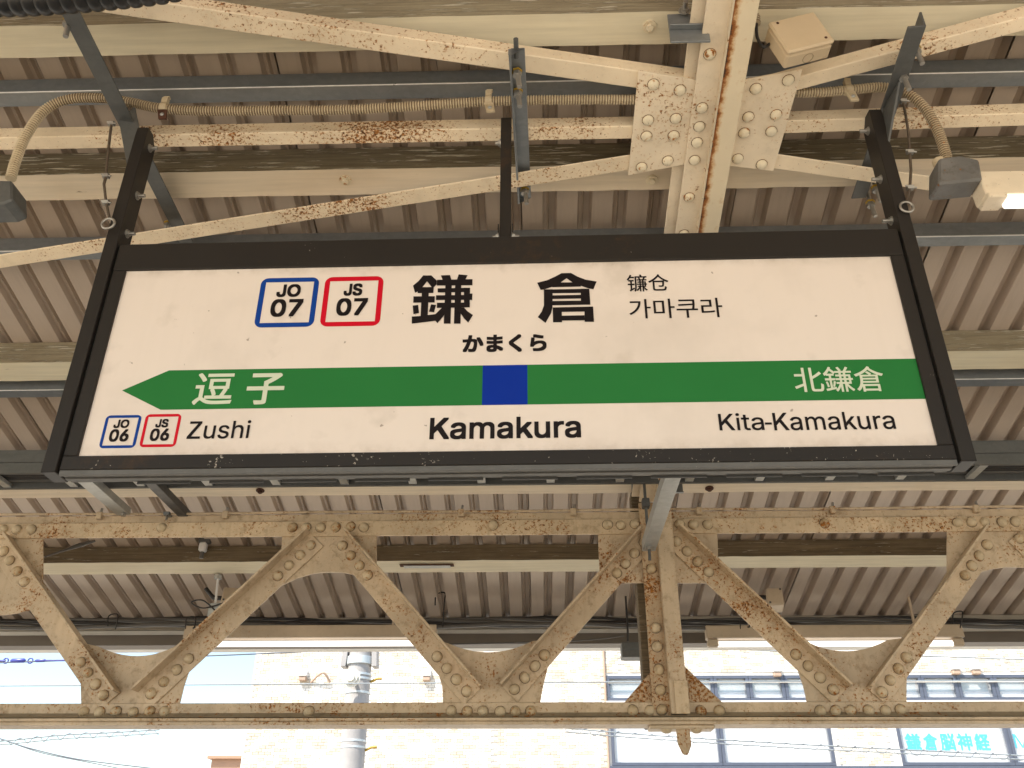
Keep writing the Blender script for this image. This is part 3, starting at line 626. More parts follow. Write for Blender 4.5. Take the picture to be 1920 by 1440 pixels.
lb = thing('lamp_socket_box', 'dark flaking socket box at the end of the right conduit', 'box', at(1790, 330, 1.86))
c_ = at(1790, 325, 1.86)
MB().prism([c_+Vector(q) for q in ((-.058, -.012, -.045), (.056, -.022, -.042), (.064, -.022, .030), (.02, -.018, .050), (-.036, -.012, .046))], (0, .075, .0)).build('box_body', 'old_box_paint', lb, .006)
MB().tube([c_+Vector((-.02, .02, .045)), c_+Vector((-.022, .02, .066))], .0165, 12).build('conduit_gland', 'conduit_paint', lb)
la = thing('fluorescent_lamp', 'lit fluorescent lamp with cream end cap at the right edge', 'lamp', at(1880, 350, 1.86))
e = at(1838, 352, 1.86)
MB().prism([e+Vector(q) for q in ((0, -.015, -.035), (0, .045, -.035), (0, .05, .04), (0, -.01, .05))], (1.3, 0, 0)).build('housing', 'cream_steel_clean', la, .003)
MB().prism([e+Vector(q) for q in ((.0, -.025, -.052), (.0, .035, -.052), (.0, .035, -.0355), (.0, -.025, -.0355))], (.05, 0, 0)).build('end_cap', 'cream_steel_clean', la, .003)
MB().tube([e+Vector((.051, -.004, -.052)), e+Vector((1.25, -.004, -.052))], .019, 16).build('tube', 'tube_glass', la)
lb = thing('lamp_socket_box', 'grey socket box below the left end of the conduit', 'box', at(8, 365, 1.86))
c_ = at(2, 365, 1.86)
MB().prism([c_+Vector(q) for q in ((-.09, -.02, -.05), (.030, -.02, -.048), (.052, -.02, -.035), (.030, -.02, .035), (-.09, -.02, .04))], (0, .085, 0)).build('box_body', 'galvanised_dull', lb, .005)

# ------------------------------------------------------------------ lattice truss
TY = 3.85
def tp(px, py, dy=0.0): p = at(px, py, TY); return Vector((p.x, TY+dy, p.z))
tr = thing('lattice_truss', 'riveted cream lattice girder with gusset plates below the sign', 'truss', (0, TY, CZ+.516))
zt0, zt1, zt2 = CZ+1.3455, CZ+1.4167, CZ+1.458
zb1, zb0 = CZ+.6236, CZ+.530
XL, XR = -4.2, 4.2
mb = MB().bar((XL, TY, zt0), (XR, TY, zt0), [(0,0),(-.012,0),(-.012,zt1-zt0-.01),(-.075,zt1-zt0-.01),(-.075,zt1-zt0),(0,zt1-zt0)], Y3, Z3)
# front angle: vertical leg flush on the gussets, horizontal leg pointing backwards
mb = MB().bar((XL, TY-.012, zt0), (XR, TY-.012, zt0), [(0,0),(.0115,0),(.0115,zt1-zt0),(0,zt1-zt0)], Y3, Z3); tch = mb.build('top_chord', 'truss_paint_rusty', tr, .002)
MB().bar((XL, TY+.010, zt0+.03), (XR, TY+.010, zt0+.03), [(0,0),(.012,0),(.012,zt2-zt0-.03),(0,zt2-zt0-.03)], Y3, Z3).build('top_flange', 'truss_paint', tr, .0015)
mb = MB().bar((XL, TY-.012, zb0+.028), (XR, TY-.012, zb0+.028), [(0,0),(.0115,0),(.0115,zb1-zb0-.028),(0,zb1-zb0-.028)], Y3, Z3)
bch = mb.build('bottom_chord', 'truss_paint', tr, .002)
MB().bar((XL, TY-.075, zb0+.012), (XR, TY-.075, zb0+.012), [(0,.004),(.01,.0),(.14,0),(.14,.015),(.01,.0155),(0,.0135)], Y3, Z3).build('bottom_flange', 'truss_paint', tr, .001)
MB().prism([(XL, TY-.0122, zb0+.054), (XL, TY-.0122, zb0+.029), (XL, TY-.072, zb0+.029), (XL, TY-.066, zb0+.034), (XL, TY-.026, zb0+.037)], (XR-XL, 0, 0)).build('root_fillet', 'root_dark', tr)  # fillet in a darker tone than the chord
MB().bar((XL, TY-.068, zb0), (XR, TY-.068, zb0), [(0,0),(.12,0),(.12,.0115),(0,.0115)], Y3, Z3).build('cover_strip', 'truss_paint', tr, .001)
rvb = MB().dome((0,0,0), -Y3, .0222, .0215, 16); rvb.m = 1; rvb.tube([(0,0,0), (0,-.0008,0)], .0240, 16); me_tr = rvb.mesh('rivet', ['truss_rivet', 'truss_grime_shade'])  # dark ring at the foot: grime tone doubling as painted contact shade
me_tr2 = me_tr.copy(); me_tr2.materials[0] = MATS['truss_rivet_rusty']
def riv(par, x, z, dy=-.0125):
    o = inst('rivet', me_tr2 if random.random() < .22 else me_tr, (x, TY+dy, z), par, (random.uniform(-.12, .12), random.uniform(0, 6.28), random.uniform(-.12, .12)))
    o.scale = (random.uniform(.93, 1.06), random.uniform(.85, 1.15), random.uniform(.93, 1.06)); return o
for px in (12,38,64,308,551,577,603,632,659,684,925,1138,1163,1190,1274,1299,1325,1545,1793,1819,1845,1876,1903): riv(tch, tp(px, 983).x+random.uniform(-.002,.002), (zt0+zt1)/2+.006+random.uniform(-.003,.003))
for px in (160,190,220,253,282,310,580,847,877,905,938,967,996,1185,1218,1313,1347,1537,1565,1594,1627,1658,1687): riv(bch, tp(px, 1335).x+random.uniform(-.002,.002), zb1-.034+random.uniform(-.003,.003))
def arc(a, b, sag, n=10):
    """points from a to b bowed by sag (pixels) to the left-hand side of a->b in picture coordinates"""
    (x0, y0), (x1, y1) = a, b; L = math.hypot(x1-x0, y1-y0); nx, ny = (y1-y0)/L, -(x1-x0)/L
    return [(x0+(x1-x0)*t+nx*sag*4*t*(1-t), y0+(y1-y0)*t+ny*sag*4*t*(1-t)) for t in [i/n for i in range(n+1)]]
def gus(pts, mat='truss_paint'):
    P = [tp(*p) for p in pts]
    return MB().prism(P, (0, .0095, 0)).build('gusset_plate', mat, tr, .001)
# bottom gussets: concave sides and a dished top edge between the diagonals
for lf, rg in (([(152,1326),(151,1285),(148,1250),(139,1222),(126,1198)], [(392,1202),(374,1224),(357,1250),(345,1285),(335,1326)]),
               ([(831,1322),(829,1288),(819,1252),(800,1218),(782,1192)], [(1058,1194),(1042,1220),(1027,1252),(1018,1288),(1012,1322)]),
               ([(1514,1320),(1507,1288),(1494,1250),(1472,1212),(1456,1190)], [(1724,1192),(1709,1220),(1701,1250),(1700,1285),(1700,1320)])):
    tl, trr = lf[-1], rg[0]
    gus(lf+arc((tl[0]+58, tl[1]+14), (trr[0]-60, trr[1]+8), -19)+rg)
# top gussets: square shoulders, arched lower edge
gus([(-120,1000),(80,1000),(80,1082)]+arc((100,1124), (-130,1110), 36)[1:])
gus([(529,1000),(527,1044),(474,1098)]+arc((470,1140), (766,1132), 64)+[(750,1108),(706,1060),(706,1000)])
gus([(1121,996),(1125,1093),(1348,1093),(1345,996)])
gus([(1776,996),(1776,1072),(1756,1106)]+arc((1742,1128), (2040,1110), 56)+[(2010,1050),(2000,996)])
gus([(1168,1320),(1228,1250),(1282,1248),(1358,1320)], 'post_rust')
def diag(a, b, wpx, upper_right, mat='truss_paint'):
    """angle from a to b along its upper edge; flat leg below, outstanding leg along the upper edge"""
    A, B = tp(*a), tp(*b); ax = (B-A).normalized(); side = Vector((-ax.z, 0, ax.x))
    if side.z > 0: side = -side
    wd = wpx*.0023; y0 = TY-.0105
    mb = MB().bar(Vector((A.x, TY-.001, A.z)), Vector((B.x, TY-.001, B.z)), [(0,0),(wd,0),(wd,.009),(.010,.009),(.010,.074),(0,.074)], side, -Y3)
    return mb.build('diagonal', mat, tr, .0015), A, B, side, ax, wd
DG = [((22,1006),(228,1298),46,[(20,1027),(32,1044),(46,1064),(59,1084),(162,1236),(175,1256),(190,1277),(205,1297)],'truss_paint'),
      ((257,1296),(580,998),44,[(580,1020),(560,1038),(539,1057),(519,1078),(352,1232),(330,1253),(306,1275),(282,1297)],'truss_paint'),
      ((652,998),(904,1290),44,[(650,1019),(667,1036),(682,1056),(698,1073),(828,1225),(846,1247),(864,1268),(884,1289)],'truss_paint'),
      ((938,1286),(1200,992),42,[(1200,1013),(1182,1033),(1165,1052),(1149,1070),(1015,1224),(998,1245),(978,1266),(959,1288)],'truss_paint'),
      ((1272,990),(1590,1288),44,[(1272,1013),(1292,1031),(1312,1050),(1331,1071),(1494,1225),(1517,1246),(1540,1267),(1565,1289)],'truss_paint_rusty'),
      ((1622,1290),(1838,992),44,[(1836,1014),(1820,1034),(1808,1053),(1795,1071),(1689,1227),(1673,1247),(1657,1268),(1641,1290)],'truss_paint'),
      ((1918,992),(2230,1290),44,[(1907,1013)],'truss_paint')]
for a, b, wpx, rvs, m_ in DG:
    o, A, B, side, ax, wd = diag(a, b, wpx, True, m_)
    for q in rvs:
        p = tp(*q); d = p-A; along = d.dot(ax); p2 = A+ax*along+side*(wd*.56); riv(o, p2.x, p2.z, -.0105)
# post of the truss, at the rafter
MB().box((.462, TY-.024, zb1-.055), (.536, TY-.0125, zt2+.03)).build('post_leg', 'post_rust', tr, .0015); pl_ = [c for c in tr.children if c.name.startswith('post_leg')][0]
mb = MB().bar((.531, TY-.062, zb1-.052), (.531, TY-.062, zt2+.035), [(0,0),(.070,0),(.070,.048),(0,.048)], X3, Y3); mb.build('post_channel', 'truss_paint', tr, .003)
MB().box((.548, TY-.072, zb1-.054), (.604, TY-.0622, zb1+.075)).build('post_shoe', 'truss_paint_rusty', tr, .002)
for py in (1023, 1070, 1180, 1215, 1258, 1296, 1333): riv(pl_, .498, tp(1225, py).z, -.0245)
for q in ((-.02, .0), (.10, .0)):
    MB().dome((.53+q[0], TY-.03, zb0-.001), -Z3, .028, .03).build('base_bolt', 'truss_rivet', tr)
MB().prism([(.545, TY-.05, zb0-.001), (.60, TY-.05, zb0-.001), (.602, TY-.05, zb0-.075), (.585, TY-.05, zb0-.112), (.565, TY-.05, zb0-.110), (.548, TY-.05, zb0-.07)], (0, .014, 0)).build('base_tongue', 'post_rust', tr, .004)
MB().box((.44, TY-.06, zb0-.016), (.70, TY+.03, zb0-.0005)).build('base_plate', 'truss_paint', tr, .004)
# thin pipe clipped along the top of the truss
pp = thing('clipped_pipe', 'thin cream pipe clipped along the top of the lattice girder', 'pipe', (0, TY-.004, zt2+.004))
MB().tube([(XL+8.4*i/40, TY-.004, zt2+.004+.002*math.sin(i*.9)) for i in range(41)], .006, 8).build('pipe', 'truss_paint', pp)
for px in (190,425,865,1075,1310,1560,1830):
    x = tp(px, 958).x; MB().box((x-.013, TY-.016, zt2-.022), (x+.013, TY+.009, zt2+.012)).build('pipe_saddle', 'truss_paint', pp, .002)
    MB().tube([(x+.004, TY-.008, zt2+.012), (x+.006, TY-.008, zt2+.030)], .006, 8).build('saddle_screw', 'bolt_steel', pp)
# little grey fitting on the chord
ft = thing('chord_clamp', 'small grey clamp on the top chord of the truss, left part', 'clamp', tp(316, 968))
c_ = tp(316, 966, -.02); MB().box(c_+Vector((-.014, -.01, -.008)), c_+Vector((.014, .03, .008))).build('jaw', 'galvanised', ft, .002); MB().tube([c_+Vector((.002, 0, -.008)), c_+Vector((.004, -.004, -.032))], .006, 8).build('screw', 'bolt_steel', ft)
# timber post standing behind the truss post
xa, xb = at(1195, 1110, TY+.03).x, at(1231, 1110, TY+.03).x
tag(MB().box((xa, TY+.030, zb1-.09), (xb, TY+.115, RZ(TY+.1, .098))).build('timber_post', 'peeled_dark', loc=((xa+xb)/2, TY+.07, zb1-.09), bev=.003), 'weathered timber post standing behind the riveted truss post', 'post')

# ------------------------------------------------------------------ cable ladder behind the sign, with its cross bars
LZ = CZ+1.492; LY0, LY1 = 3.43, 3.60
cl = thing('cable_ladder', 'grey cable ladder with rungs running behind the lower edge of the sign', 'cable ladder', (0, 3.5, LZ))
for y_, nm in ((LY0, 'side_rail'), (LY1, 'side_rail')):
    mb = MB().bar((-5, y_, LZ), (5, y_, LZ), [(0,0),(.016,0),(.016,.003),(.003,.003),(.003,.05),(-.006,.05),(-.006,.10),(.016,.10),(.016,.103),(-.009,.103),(-.009,.047),(0,.047)], Y3, Z3); mb.build(nm, 'galvanised_dull', cl, .0006)
me_r = MB().box((-.0175, LY0+.003, LZ+.004), (.0175, LY1-.001, LZ+.020)).mesh('rung', 'galvanised_light', (0, LY0, LZ))
for i in range(-11, 12): inst('rung', me_r, (.06+i*.3, LY0, LZ), cl)
lc = thing('cable_bundle', 'dark cables lying on the rungs of the cable ladder', 'cables', (0, 3.5, LZ+.03))
for i in range(7):
    y_ = LY0+.035+i*.019; r = random.choice((.008, .006, .009)); z_ = LZ+.021+r
    P = [Vector((-5+10*k_/40, y_+random.uniform(-.004, .004), z_+random.uniform(0, .003))) for k_ in range(41)]
    MB().tube(P, r, 8).build('cable', random.choice(('cable_black', 'cable_grey')), lc)
def ybar(px, wd, y0, y1, z, mat, label, h=.035):
    d = ray(*px); x = d.x*((z-CZ)/d.z)
    t = thing('support_bar', label, 'bracket', (x, y0, z), 'bars under the cable ladder')
    MB().bar((x, y0, z), (x, y1, z), Cp(wd, h, .003), X3, Z3).build('channel', mat, t, .0008); return t, x
t, x = ybar((196, 947), .062, 3.25, 3.835, LZ-.040, 'galvanised_light', 'light grey bar from the ladder to the truss at the left end of the sign')
MB().tube([(x+.05, 3.80, LZ-.04), (x+.05, 3.80, LZ-.012)], .006).build('stud', 'bolt_steel', t); MB().hexa((x+.045, 3.81, LZ-.042), -Z3, .012, .012).build('nut', 'bolt_steel', t)
ybar((318, 953), .045, 3.2, 3.9, LZ-.040, 'dark_channel', 'dark channel bar from the ladder to the truss, right of the light bar')
t, x = ybar((1206, 1028), .056, 2.6, 3.72, CZ+1.225, 'galvanised_light', 'light grey channel hanging in front of the truss post', .045)
MB().tube([(x+.022, 3.66, CZ+1.52), (x+.022, 3.66, CZ+1.165)], .0065, 8).build('hanger_rod', 'galvanised_dull', t)
MB().hexa((x+.022, 3.66, CZ+1.224), -Z3, .014, .012).build('nut', 'bolt_steel', t)
MB().box((x+.006, 3.64, CZ+1.40), (x+.038, 3.68, CZ+1.44)).build('rod_coupler', 'dark_channel', t, .003)
cp = thing('clamp_plate', 'grey clamp plate with bolts behind the hanging channel', 'plate', at(1230, 915, 3.80))
P0, P1 = at(1185, 925, 3.80), at(1279, 904, 3.80)
MB().box((P0.x, 3.797, P0.z), (P1.x, 3.803, P1.z+.02)).build('plate', 'galvanised', cp, .001); MB().box((P0.x, 3.78, P0.z-.004), (P1.x, 3.7965, P0.z)).build('ledge', 'galvanised', cp)
for px in (1201, 1263): MB().box((at(px, 915, 3.79).x-.004, 3.785, P0.z-.003), (at(px, 915, 3.79).x+.004, 3.7965, P1.z+.02)).build('bolt_strip', 'dark_channel', cp)

# ------------------------------------------------------------------ eave
EY = 5.28
eb = thing('eave_beam', 'grey and brown boxed beam along the far eave of the roof', 'beam', (0, EY, at(960, 1200, EY).z))
za, zb_, zc_, zd_ = (at(960, y, EY).z for y in (1163, 1178, 1187, 1207))
MB().box((-7, EY, zb_), (7, EY+.10, za+.02)).build('upper_channel', 'beam_beige', eb, .002)
MB().box((-7, EY+.02, zc_), (7, EY+.11, zb_-.001)).build('pale_strip', 'fascia_white', eb, .001)  # pale strip between the channel and the brown board
MB().box((-7, EY+.005, zd_), (7, EY+.12, zc_-.001)).build('lower_board', 'beam_brown', eb, .002)
zf = at(960, 1216, 5.5).z
MB().prism([(-7, 5.42, zf), (-7, 5.56, zf-.004), (-7, 5.56, zf+.16), (-7, 5.545, zf+.16), (-7, 5.545, zf+.015), (-7, 5.42, zf+.015)], (14, 0, 0)).build('gutter', 'fascia_white', eb, .002)
LMY = 5.05
def far_lamp(px0, px1, label):
    a, b = at(px0, 1196, LMY), at(px1, 1194, LMY); zl = (a.z+b.z)/2
    t = thing('fluorescent_lamp', label, 'lamp', ((a.x+b.x)/2, LMY, zl), 'fluorescent lamps under the far eave')
    MB().prism([(a.x, LMY, zl), (a.x, LMY+.07, zl), (a.x, LMY+.06, zl+.072), (a.x, LMY+.01, zl+.072)], (b.x-a.x, 0, 0)).build('housing', 'lamp_case_paint', t, .003)
    for x in (a.x+.004, b.x-.064): MB().box((x, LMY+.012, zl-.046), (x+.06, LMY+.058, zl-.0005)).build('lamp_holder', 'lamp_case_paint', t, .008)
    MB().tube([(a.x+.06, LMY+.035, zl-.027), (b.x-.06, LMY+.035, zl-.027)], .0165, 14).build('tube', 'tube_glass', t)
    for x in (a.x+.25, b.x-.25): MB().tube([(x, LMY+.035, zl+.07), (x, LMY+.035, RZ(LMY, ROFF))], .008, 8).build('stem', 'lamp_case_paint', t)
far_lamp(342, 817, 'lit fluorescent lamp under the far eave, left of the truss post')
far_lamp(1326, 1810, 'lit fluorescent lamp under the far eave, right of the truss post')
ec = thing('cable_bundle', 'bundle of dark cables sagging along the far eave beam', 'cables', at(960, 1165, 5.1))
for i in range(6):
    P = []
    for k_ in range(60):
        px = -60+k_*35; p = at(px, 1162+i*2.3+4*math.sin(k_*.35+i*1.3)+random.uniform(-1, 1), 5.14-i*.012); P.append(p)
    MB().tube(P, random.choice((.007, .009, .011)), 6).build('cable', random.choice(('cable_black', 'cable_black', 'cable_grey')), ec)
for px, y0, y1 in ((216,1155,1180), (362,1160,1178), (830,1115,1177), (1402,1160,1176), (1800,1150,1178)):
    P = catmull([at(px-14, y0+20, 5.06), at(px-12, y0, 5.06), at(px+4, y0-3, 5.06), at(px+3, y0+14, 5.05), at(px, y1, 5.06)], 5)
    tag(MB().tube(P, .004, 6).build('cable_tie', 'cable_black', loc=P[0]), {216:'black cable tie with long tail, leftmost on the eave cables', 362:'black cable tie just right of the left truss diagonal', 830:'tall black cable tie loop near the middle of the eave', 1402:'black cable tie at the beige box right of the post', 1800:'black cable tie with curly tail at the far right'}[px], 'cable tie', 'cable ties on the eave cables')
# small equipment under the far roof
sn = thing('sensor', 'small white sensor head hanging from the dark purlin on the left', 'sensor', at(383, 1030, 4.47)); c_ = at(383, 1022, 4.46)
MB().box(c_+Vector((-.03, -.015, .01)), c_+Vector((.03, .02, .04))).build('mount', 'galvanised_dull', sn, .003)
MB().box(c_+Vector((-.018, -.03, -.04)), c_+Vector((.018, .01, .009))).build('head', 'vent_white', sn, .006); MB().tube([c_+Vector((0, -.01, -.041)), c_+Vector((0, -.01, -.075))], .011, 10).build('lens', 'cable_grey', sn)
rod = thing('drop_rod', 'thin white drop rod with small box, left of the middle', 'rod', at(405, 1085, 4.62)); a, b = at(409, 1082, 4.62), at(402, 1150, 4.62)
MB().tube([a, b], .006, 8).build('rod', 'vent_white', rod); MB().hexa(a+Vector((0, 0, -.01)), Z3, .022, .02).build('flange', 'galvanised_light', rod); MB().box(b+Vector((-.03, -.02, -.02)), b+Vector((.03, .02, .05))).build('switch_box', 'galvanised_light', rod, .003)
MB().tube(catmull([b+Vector(q) for q in ((.02, -.02, 0), (-.06, -.03, .06), (-.12, -.03, .05), (-.05, -.03, .02), (.06, -.03, .05))]), .004, 6).build('coiled_lead', 'cable_black', rod)
def eqbox(px, py, Y, rx, rz, label, name, w2, h2):
    c_ = at(px, py, Y); t = thing(name, label, 'box', c_); R_ = Matrix.Rotation(rz, 3, 'Z') @ Matrix.Rotation(rx, 3, 'X')
    def rb(a, b): 
        m = MB().box(a, b); m.v = [c_+R_ @ v for v in m.v]; return m
    rb((-w2, -.05, -h2), (w2, .05, h2)).build('case', 'lamp_case_paint', t, .006); rb((-w2*.9, -.056, -h2*.9), (w2*.9, -.0505, h2*.9)).build('cover', 'lamp_case_paint', t, .003)
    for sx in (-1, 1): rb((sx*w2*.75-.005, -.059, sx*h2*.75-.005), (sx*w2*.75+.005, -.0565, sx*h2*.75+.005)).build('cover_screw', 'cable_grey', t)
    m = MB().tube([(-w2, 0, .02), (-w2-.05, .01, .03), (-w2-.10, .02, .10)], .012, 8); m.v = [c_+R_ @ v for v in m.v]; m.build('cable_stub', 'cable_black', t)
eqbox(434, 1128, 4.75, -.5, .25, 'beige speaker box tilted behind the left truss diagonal', 'speaker_box', .05, .055)
eqbox(1452, 1126, 4.85, -.2, -.12, 'small beige junction box hanging under the far roof, right side', 'junction_box', .042, .05)
dk = thing('hanging_tray', 'grey metal tray hanging left of the truss post near the eave', 'box', at(1190, 1220, 5.0)); a, b = at(1167, 1232, 5.0), at(1260, 1204, 5.0)
MB().prism([(a.x, 5.0, a.z), (a.x, 5.1, a.z), (a.x, 5.1, b.z), (a.x, 4.995, b.z), (a.x, 4.995, (a.z+b.z)/2+.006), (a.x, 5.0, (a.z+b.z)/2)], (b.x-a.x, 0, 0)).build('case', 'galvanised_dull', dk, .002)
MB().tube([at(1177, 1203, 5.05), at(1177, 1184, 5.05), (at(1177, 1184, 5.05).x, 5.05, RZ(5.05, ROFF))], .006, 6).build('hanger_rod', 'cable_black', dk)
gw = tag(MB().tube([at(84, 1044, 4.2), at(120, 1032, 4.2), at(150, 1022, 4.2), at(178, 1014, 4.2)], [.004, .006, .012, .006], 8).build('guy_wire', 'cable_grey', loc=at(84, 1044, 4.2)), 'thin guy wire with turnbuckle behind the upper left chord', 'wire')
tag(MB().tube(catmull([at(840, 1208, 4.9), at(1000, 1204, 4.9), at(1100, 1200, 4.9), at(1170, 1192, 4.9)]), .004, 6).build('stay_wire', 'cable_grey', loc=at(1000, 1204, 4.9)), 'thin stay wire rising to the tray left of the post', 'wire')
for px0, px1, py0, py1, Y, m_, lab in ((748, 852, 1052, 1066, 4.605, 'galvanised', 'rust rimmed grey patch plate on the far purlin'),):
    a, b = onS(px0, 1054, .094), onS(px1, 1067, .094)
    t = thing('patch_plate', lab, 'plate', (a+b)/2); MB().box((a.x, 4.515, RZ(4.515, .100)-.008), (b.x, 4.585, RZ(4.515, .100)-.0045)).build('rust_rim', 'rust_bracket', t); MB().box((a.x+.02, 4.525, RZ(4.515, .1)-.011), (b.x-.02, 4.575, RZ(4.515, .1)-.0085)).build('sheet', 'galvanised_light', t)

# ------------------------------------------------------------------ the town beyond the track
BY = 15.0
def bp_(px, py): return at(px, py, BY)
x_l = bp_(467, 1320).x; x_r = 12.0
zw = [bp_(1500, y).z for y in (1266, 1312)]; w1x0, w1x1 = bp_(1138, 1290).x, 9.5
zl1, zl0 = bp_(1350, 1340).z, bp_(1350, 1436).z; l1x0, l1x1 = bp_(1146, 1400).x, bp_(1562, 1400).x; l2x0, l2x1 = bp_(1686, 1400).x, 9.5
bd = thing('tiled_building', 'cream brick tiled building with dark window frames beyond the track', 'building', ((x_l+x_r)/2, BY+3, -1.15))
holes = [(w1x0, w1x1, zw[1]-.02, zw[0]), (l1x0, l1x1, zl0, zl1), (l2x0, l2x1, zl0, zl1)]
# wall in strips round the openings
zs = sorted({-1.15, 9.0, zw[1]-.02, zw[0], zl0, zl1}); mb = MB()
for z0_, z1_ in zip(zs, zs[1:]):
    xs_ = [x_l]; 
    for h_ in holes:
        if h_[2] <= z0_+1e-6 and h_[3] >= z1_-1e-6: xs_ += [h_[0], h_[1]]
    xs_ += [x_r]; xs_ = [xs_[0]]+sorted(xs_[1:-1])+[xs_[-1]]
    for i in range(0, len(xs_), 2): mb.box((xs_[i], BY, z0_), (xs_[i+1], BY+.25, z1_))
wall = mb.build('wall', 'tile_joint', bd)
MB().box((x_l, BY+.26, -1.15), (x_r, BY+6, 9.0)).build('rear_block', 'render_pale', bd)
TW, TH = .098, .046; tiles = []
def inhole(x0, x1, z0, z1): return any(x1 > h[0]-.03 and x0 < h[1]+.03 and z1 > h[2]-.02 and z0 < h[3]+.02 for h in holes)
z0_ = CZ+1.15; r_ = 0
while z0_+r_*TH < CZ+3.7:
    z = z0_+r_*TH; x = x_l+.02+(TW/2 if r_ % 2 else 0)
    while x < 8.6:
        if not inhole(x, x+TW, z, z+TH) and abs((x-x_l) % 2.05-1.9) > .03: tiles.append((x, z))
        x += TW
    r_ += 1
tm = ['tile_white', 'tile_cream', 'tile_tan']
pick = lambda: random.choices((0, 1, 2), (5, 4, 2.2))[0]
me_t = [MB().box((0, -.012, 0), (TW-.007, .001, TH-.006)).mesh('wall_tile', m_) for m_ in tm]
near = sorted(tiles, key=lambda q: abs(q[0]+3.2)+abs(q[1]-bp_(560, 1265).z)*2.4)[:300]; ns_ = set(near)
for x, z in near: inst('wall_tile', me_t[pick()], (x, BY-random.uniform(0, .003), z), wall)
mb = MB()
for x, z in tiles:
    if (x, z) in ns_: continue
    mb.m = pick(); d = BY-.012-random.uniform(0, .003); x1_, z1_ = x+TW-.007, z+TH-.006
    mb.add([(x,d,z),(x1_,d,z),(x1_,d,z1_),(x,d,z1_),(x,BY,z),(x1_,BY,z),(x1_,BY,z1_),(x,BY,z1_)], [(0,1,2,3),(0,4,5,1),(1,5,6,2),(2,6,7,3),(3,7,4,0)])
tag(mb.build('wall_tiles', tm, wall), kind='stuff')
def window(x0, x1, z0, z1, label, blue, nm='window', fr=.05):
    wn = MB(); 
    for a, b in (((x0, z0), (x1, z0+fr)), ((x0, z1-fr), (x1, z1)), ((x0, z0+fr), (x0+fr, z1-fr)), ((x1-fr, z0+fr), (x1, z1-fr))): wn.box((a[0], BY-.02, a[1]), (b[0], BY+.06, b[1]))
    o = wn.build(nm, 'window_frame', bd, .004)
    MB().box((x0+fr, BY+.03, z0+fr), (x1-fr, BY+.036, z1-fr)).build('pane', 'window_glass', o)
    if blue:
        zm = z0+fr+(z1-z0-2*fr)*.36
        MB().box((x0+fr, BY+.12, z0+fr), (x1-fr, BY+.13, zm)).build('blind_sky_sheet', 'blind_white', o); MB().box((x0+fr, BY+.14, zm-.02), (x1-fr, BY+.15, z1-fr)).build('blind_sky_sheet', 'sky_reflection_blue', o)  # white blind below; blue sheet above paints the sky reflected in the glass
    else: MB().box((x0+fr, BY+.10, z0+fr), (x1-fr, BY+.11, z1-fr)).build('blind_sky_sheet', 'blind_white', o)
    return o
ed = [w1x0]+[bp_(x, 1290).x for x in (1339, 1405, 1472, 1545, 1615, 1730, 1797, 1866, 1935, 2010)]
for a, b in zip(ed, ed[1:]): window(a, b-.004, zw[1]-.018, zw[0]-.002, '', True)
MB().box((w1x0-.03, BY-.05, zw[1]-.05), (w1x1, BY-.001, zw[1]-.0195)).build('window_sill', 'fascia_white', bd, .003)
MB().box((w1x0+.02, BY-.06, zw[0]-.125), (w1x1, BY-.03, zw[0]-.105)).build('window_rail', 'fascia_white', bd, .004)
xm = bp_(1352, 1400).x
lw = [window(l1x0, xm-.002, zl0, zl1, '', False), window(xm+.002, l1x1, zl0, zl1, '', False)]
xm2 = bp_(1895, 1400).x
wa = window(l2x0, xm2-.002, zl0, zl1, '', False); wb = window(xm2+.002, l2x1, zl0, zl1, '', False)
MB().box((l2x0+.06, BY+.085, bp_(1750, 1379).z), (xm2-.08, BY+.095, zl1-.05)).build('valance', 'valance_grey', wa)
pl2 = lambda u, v, l_: Vector((u, BY+.024-l_, v))
for ch, x0_, x1_ in (('鎌', 1699, 1728), ('倉', 1733, 1759), ('脳', 1764, 1792), ('神', 1796, 1824), ('経', 1829, 1857)):
    fit_text('window_lettering', ch, (bp_(x0_, 1391).x, bp_(x1_, 1391).x, bp_(x0_, 1407).z, bp_(x0_, 1374.5).z), 'print_cyan', wa, pl2, .03)
fit_text('window_lettering', 'M', (bp_(1903, 1391).x, bp_(1932, 1391).x, bp_(1903, 1402).z, bp_(1903, 1376).z), 'print_cyan', wb, pl2, .0)
MB().box((l1x0-.05, BY-.04, zl0-.06), (9.5, BY-.002, zl0-.005)).build('window_sill', 'window_frame', bd, .003)
MB().tube([(bp_(1131, 1220).x, BY-.03, CZ+3.6), (bp_(1131, 1220).x, BY-.03, -1.1)], .022, 8).build('drain_pipe', 'vent_brown', bd)
for px, py in ((570, 1266), (801, 1266), (1455, 1258), (1788, 1254), (1826, 1254)):
    c_ = bp_(px, py); v_ = MB().prism([c_+Vector(q) for q in ((-.07, 0, .10), (-.07, -.10, .04), (-.07, -.12, -.03), (-.07, 0, -.03))], (.14, 0, 0)).build('vent_hood', 'vent_white', bd, .01)
    MB().box(c_+Vector((-.06, -.10, -.10)), c_+Vector((.06, -.002, -.031))).build('vent_grille', 'vent_brown', v_, .01)
MB().tube(catmull([bp_(583, 1281)+Vector((0, -.02, 0)), bp_(600, 1268)+Vector((0, -.1, 0)), bp_(611, 1265)+Vector((0, -.12, 0)), bp_(620, 1280)+Vector((0, -.04, 0))], 6), .018, 8).build('bent_bracket', 'vent_brown', bd)
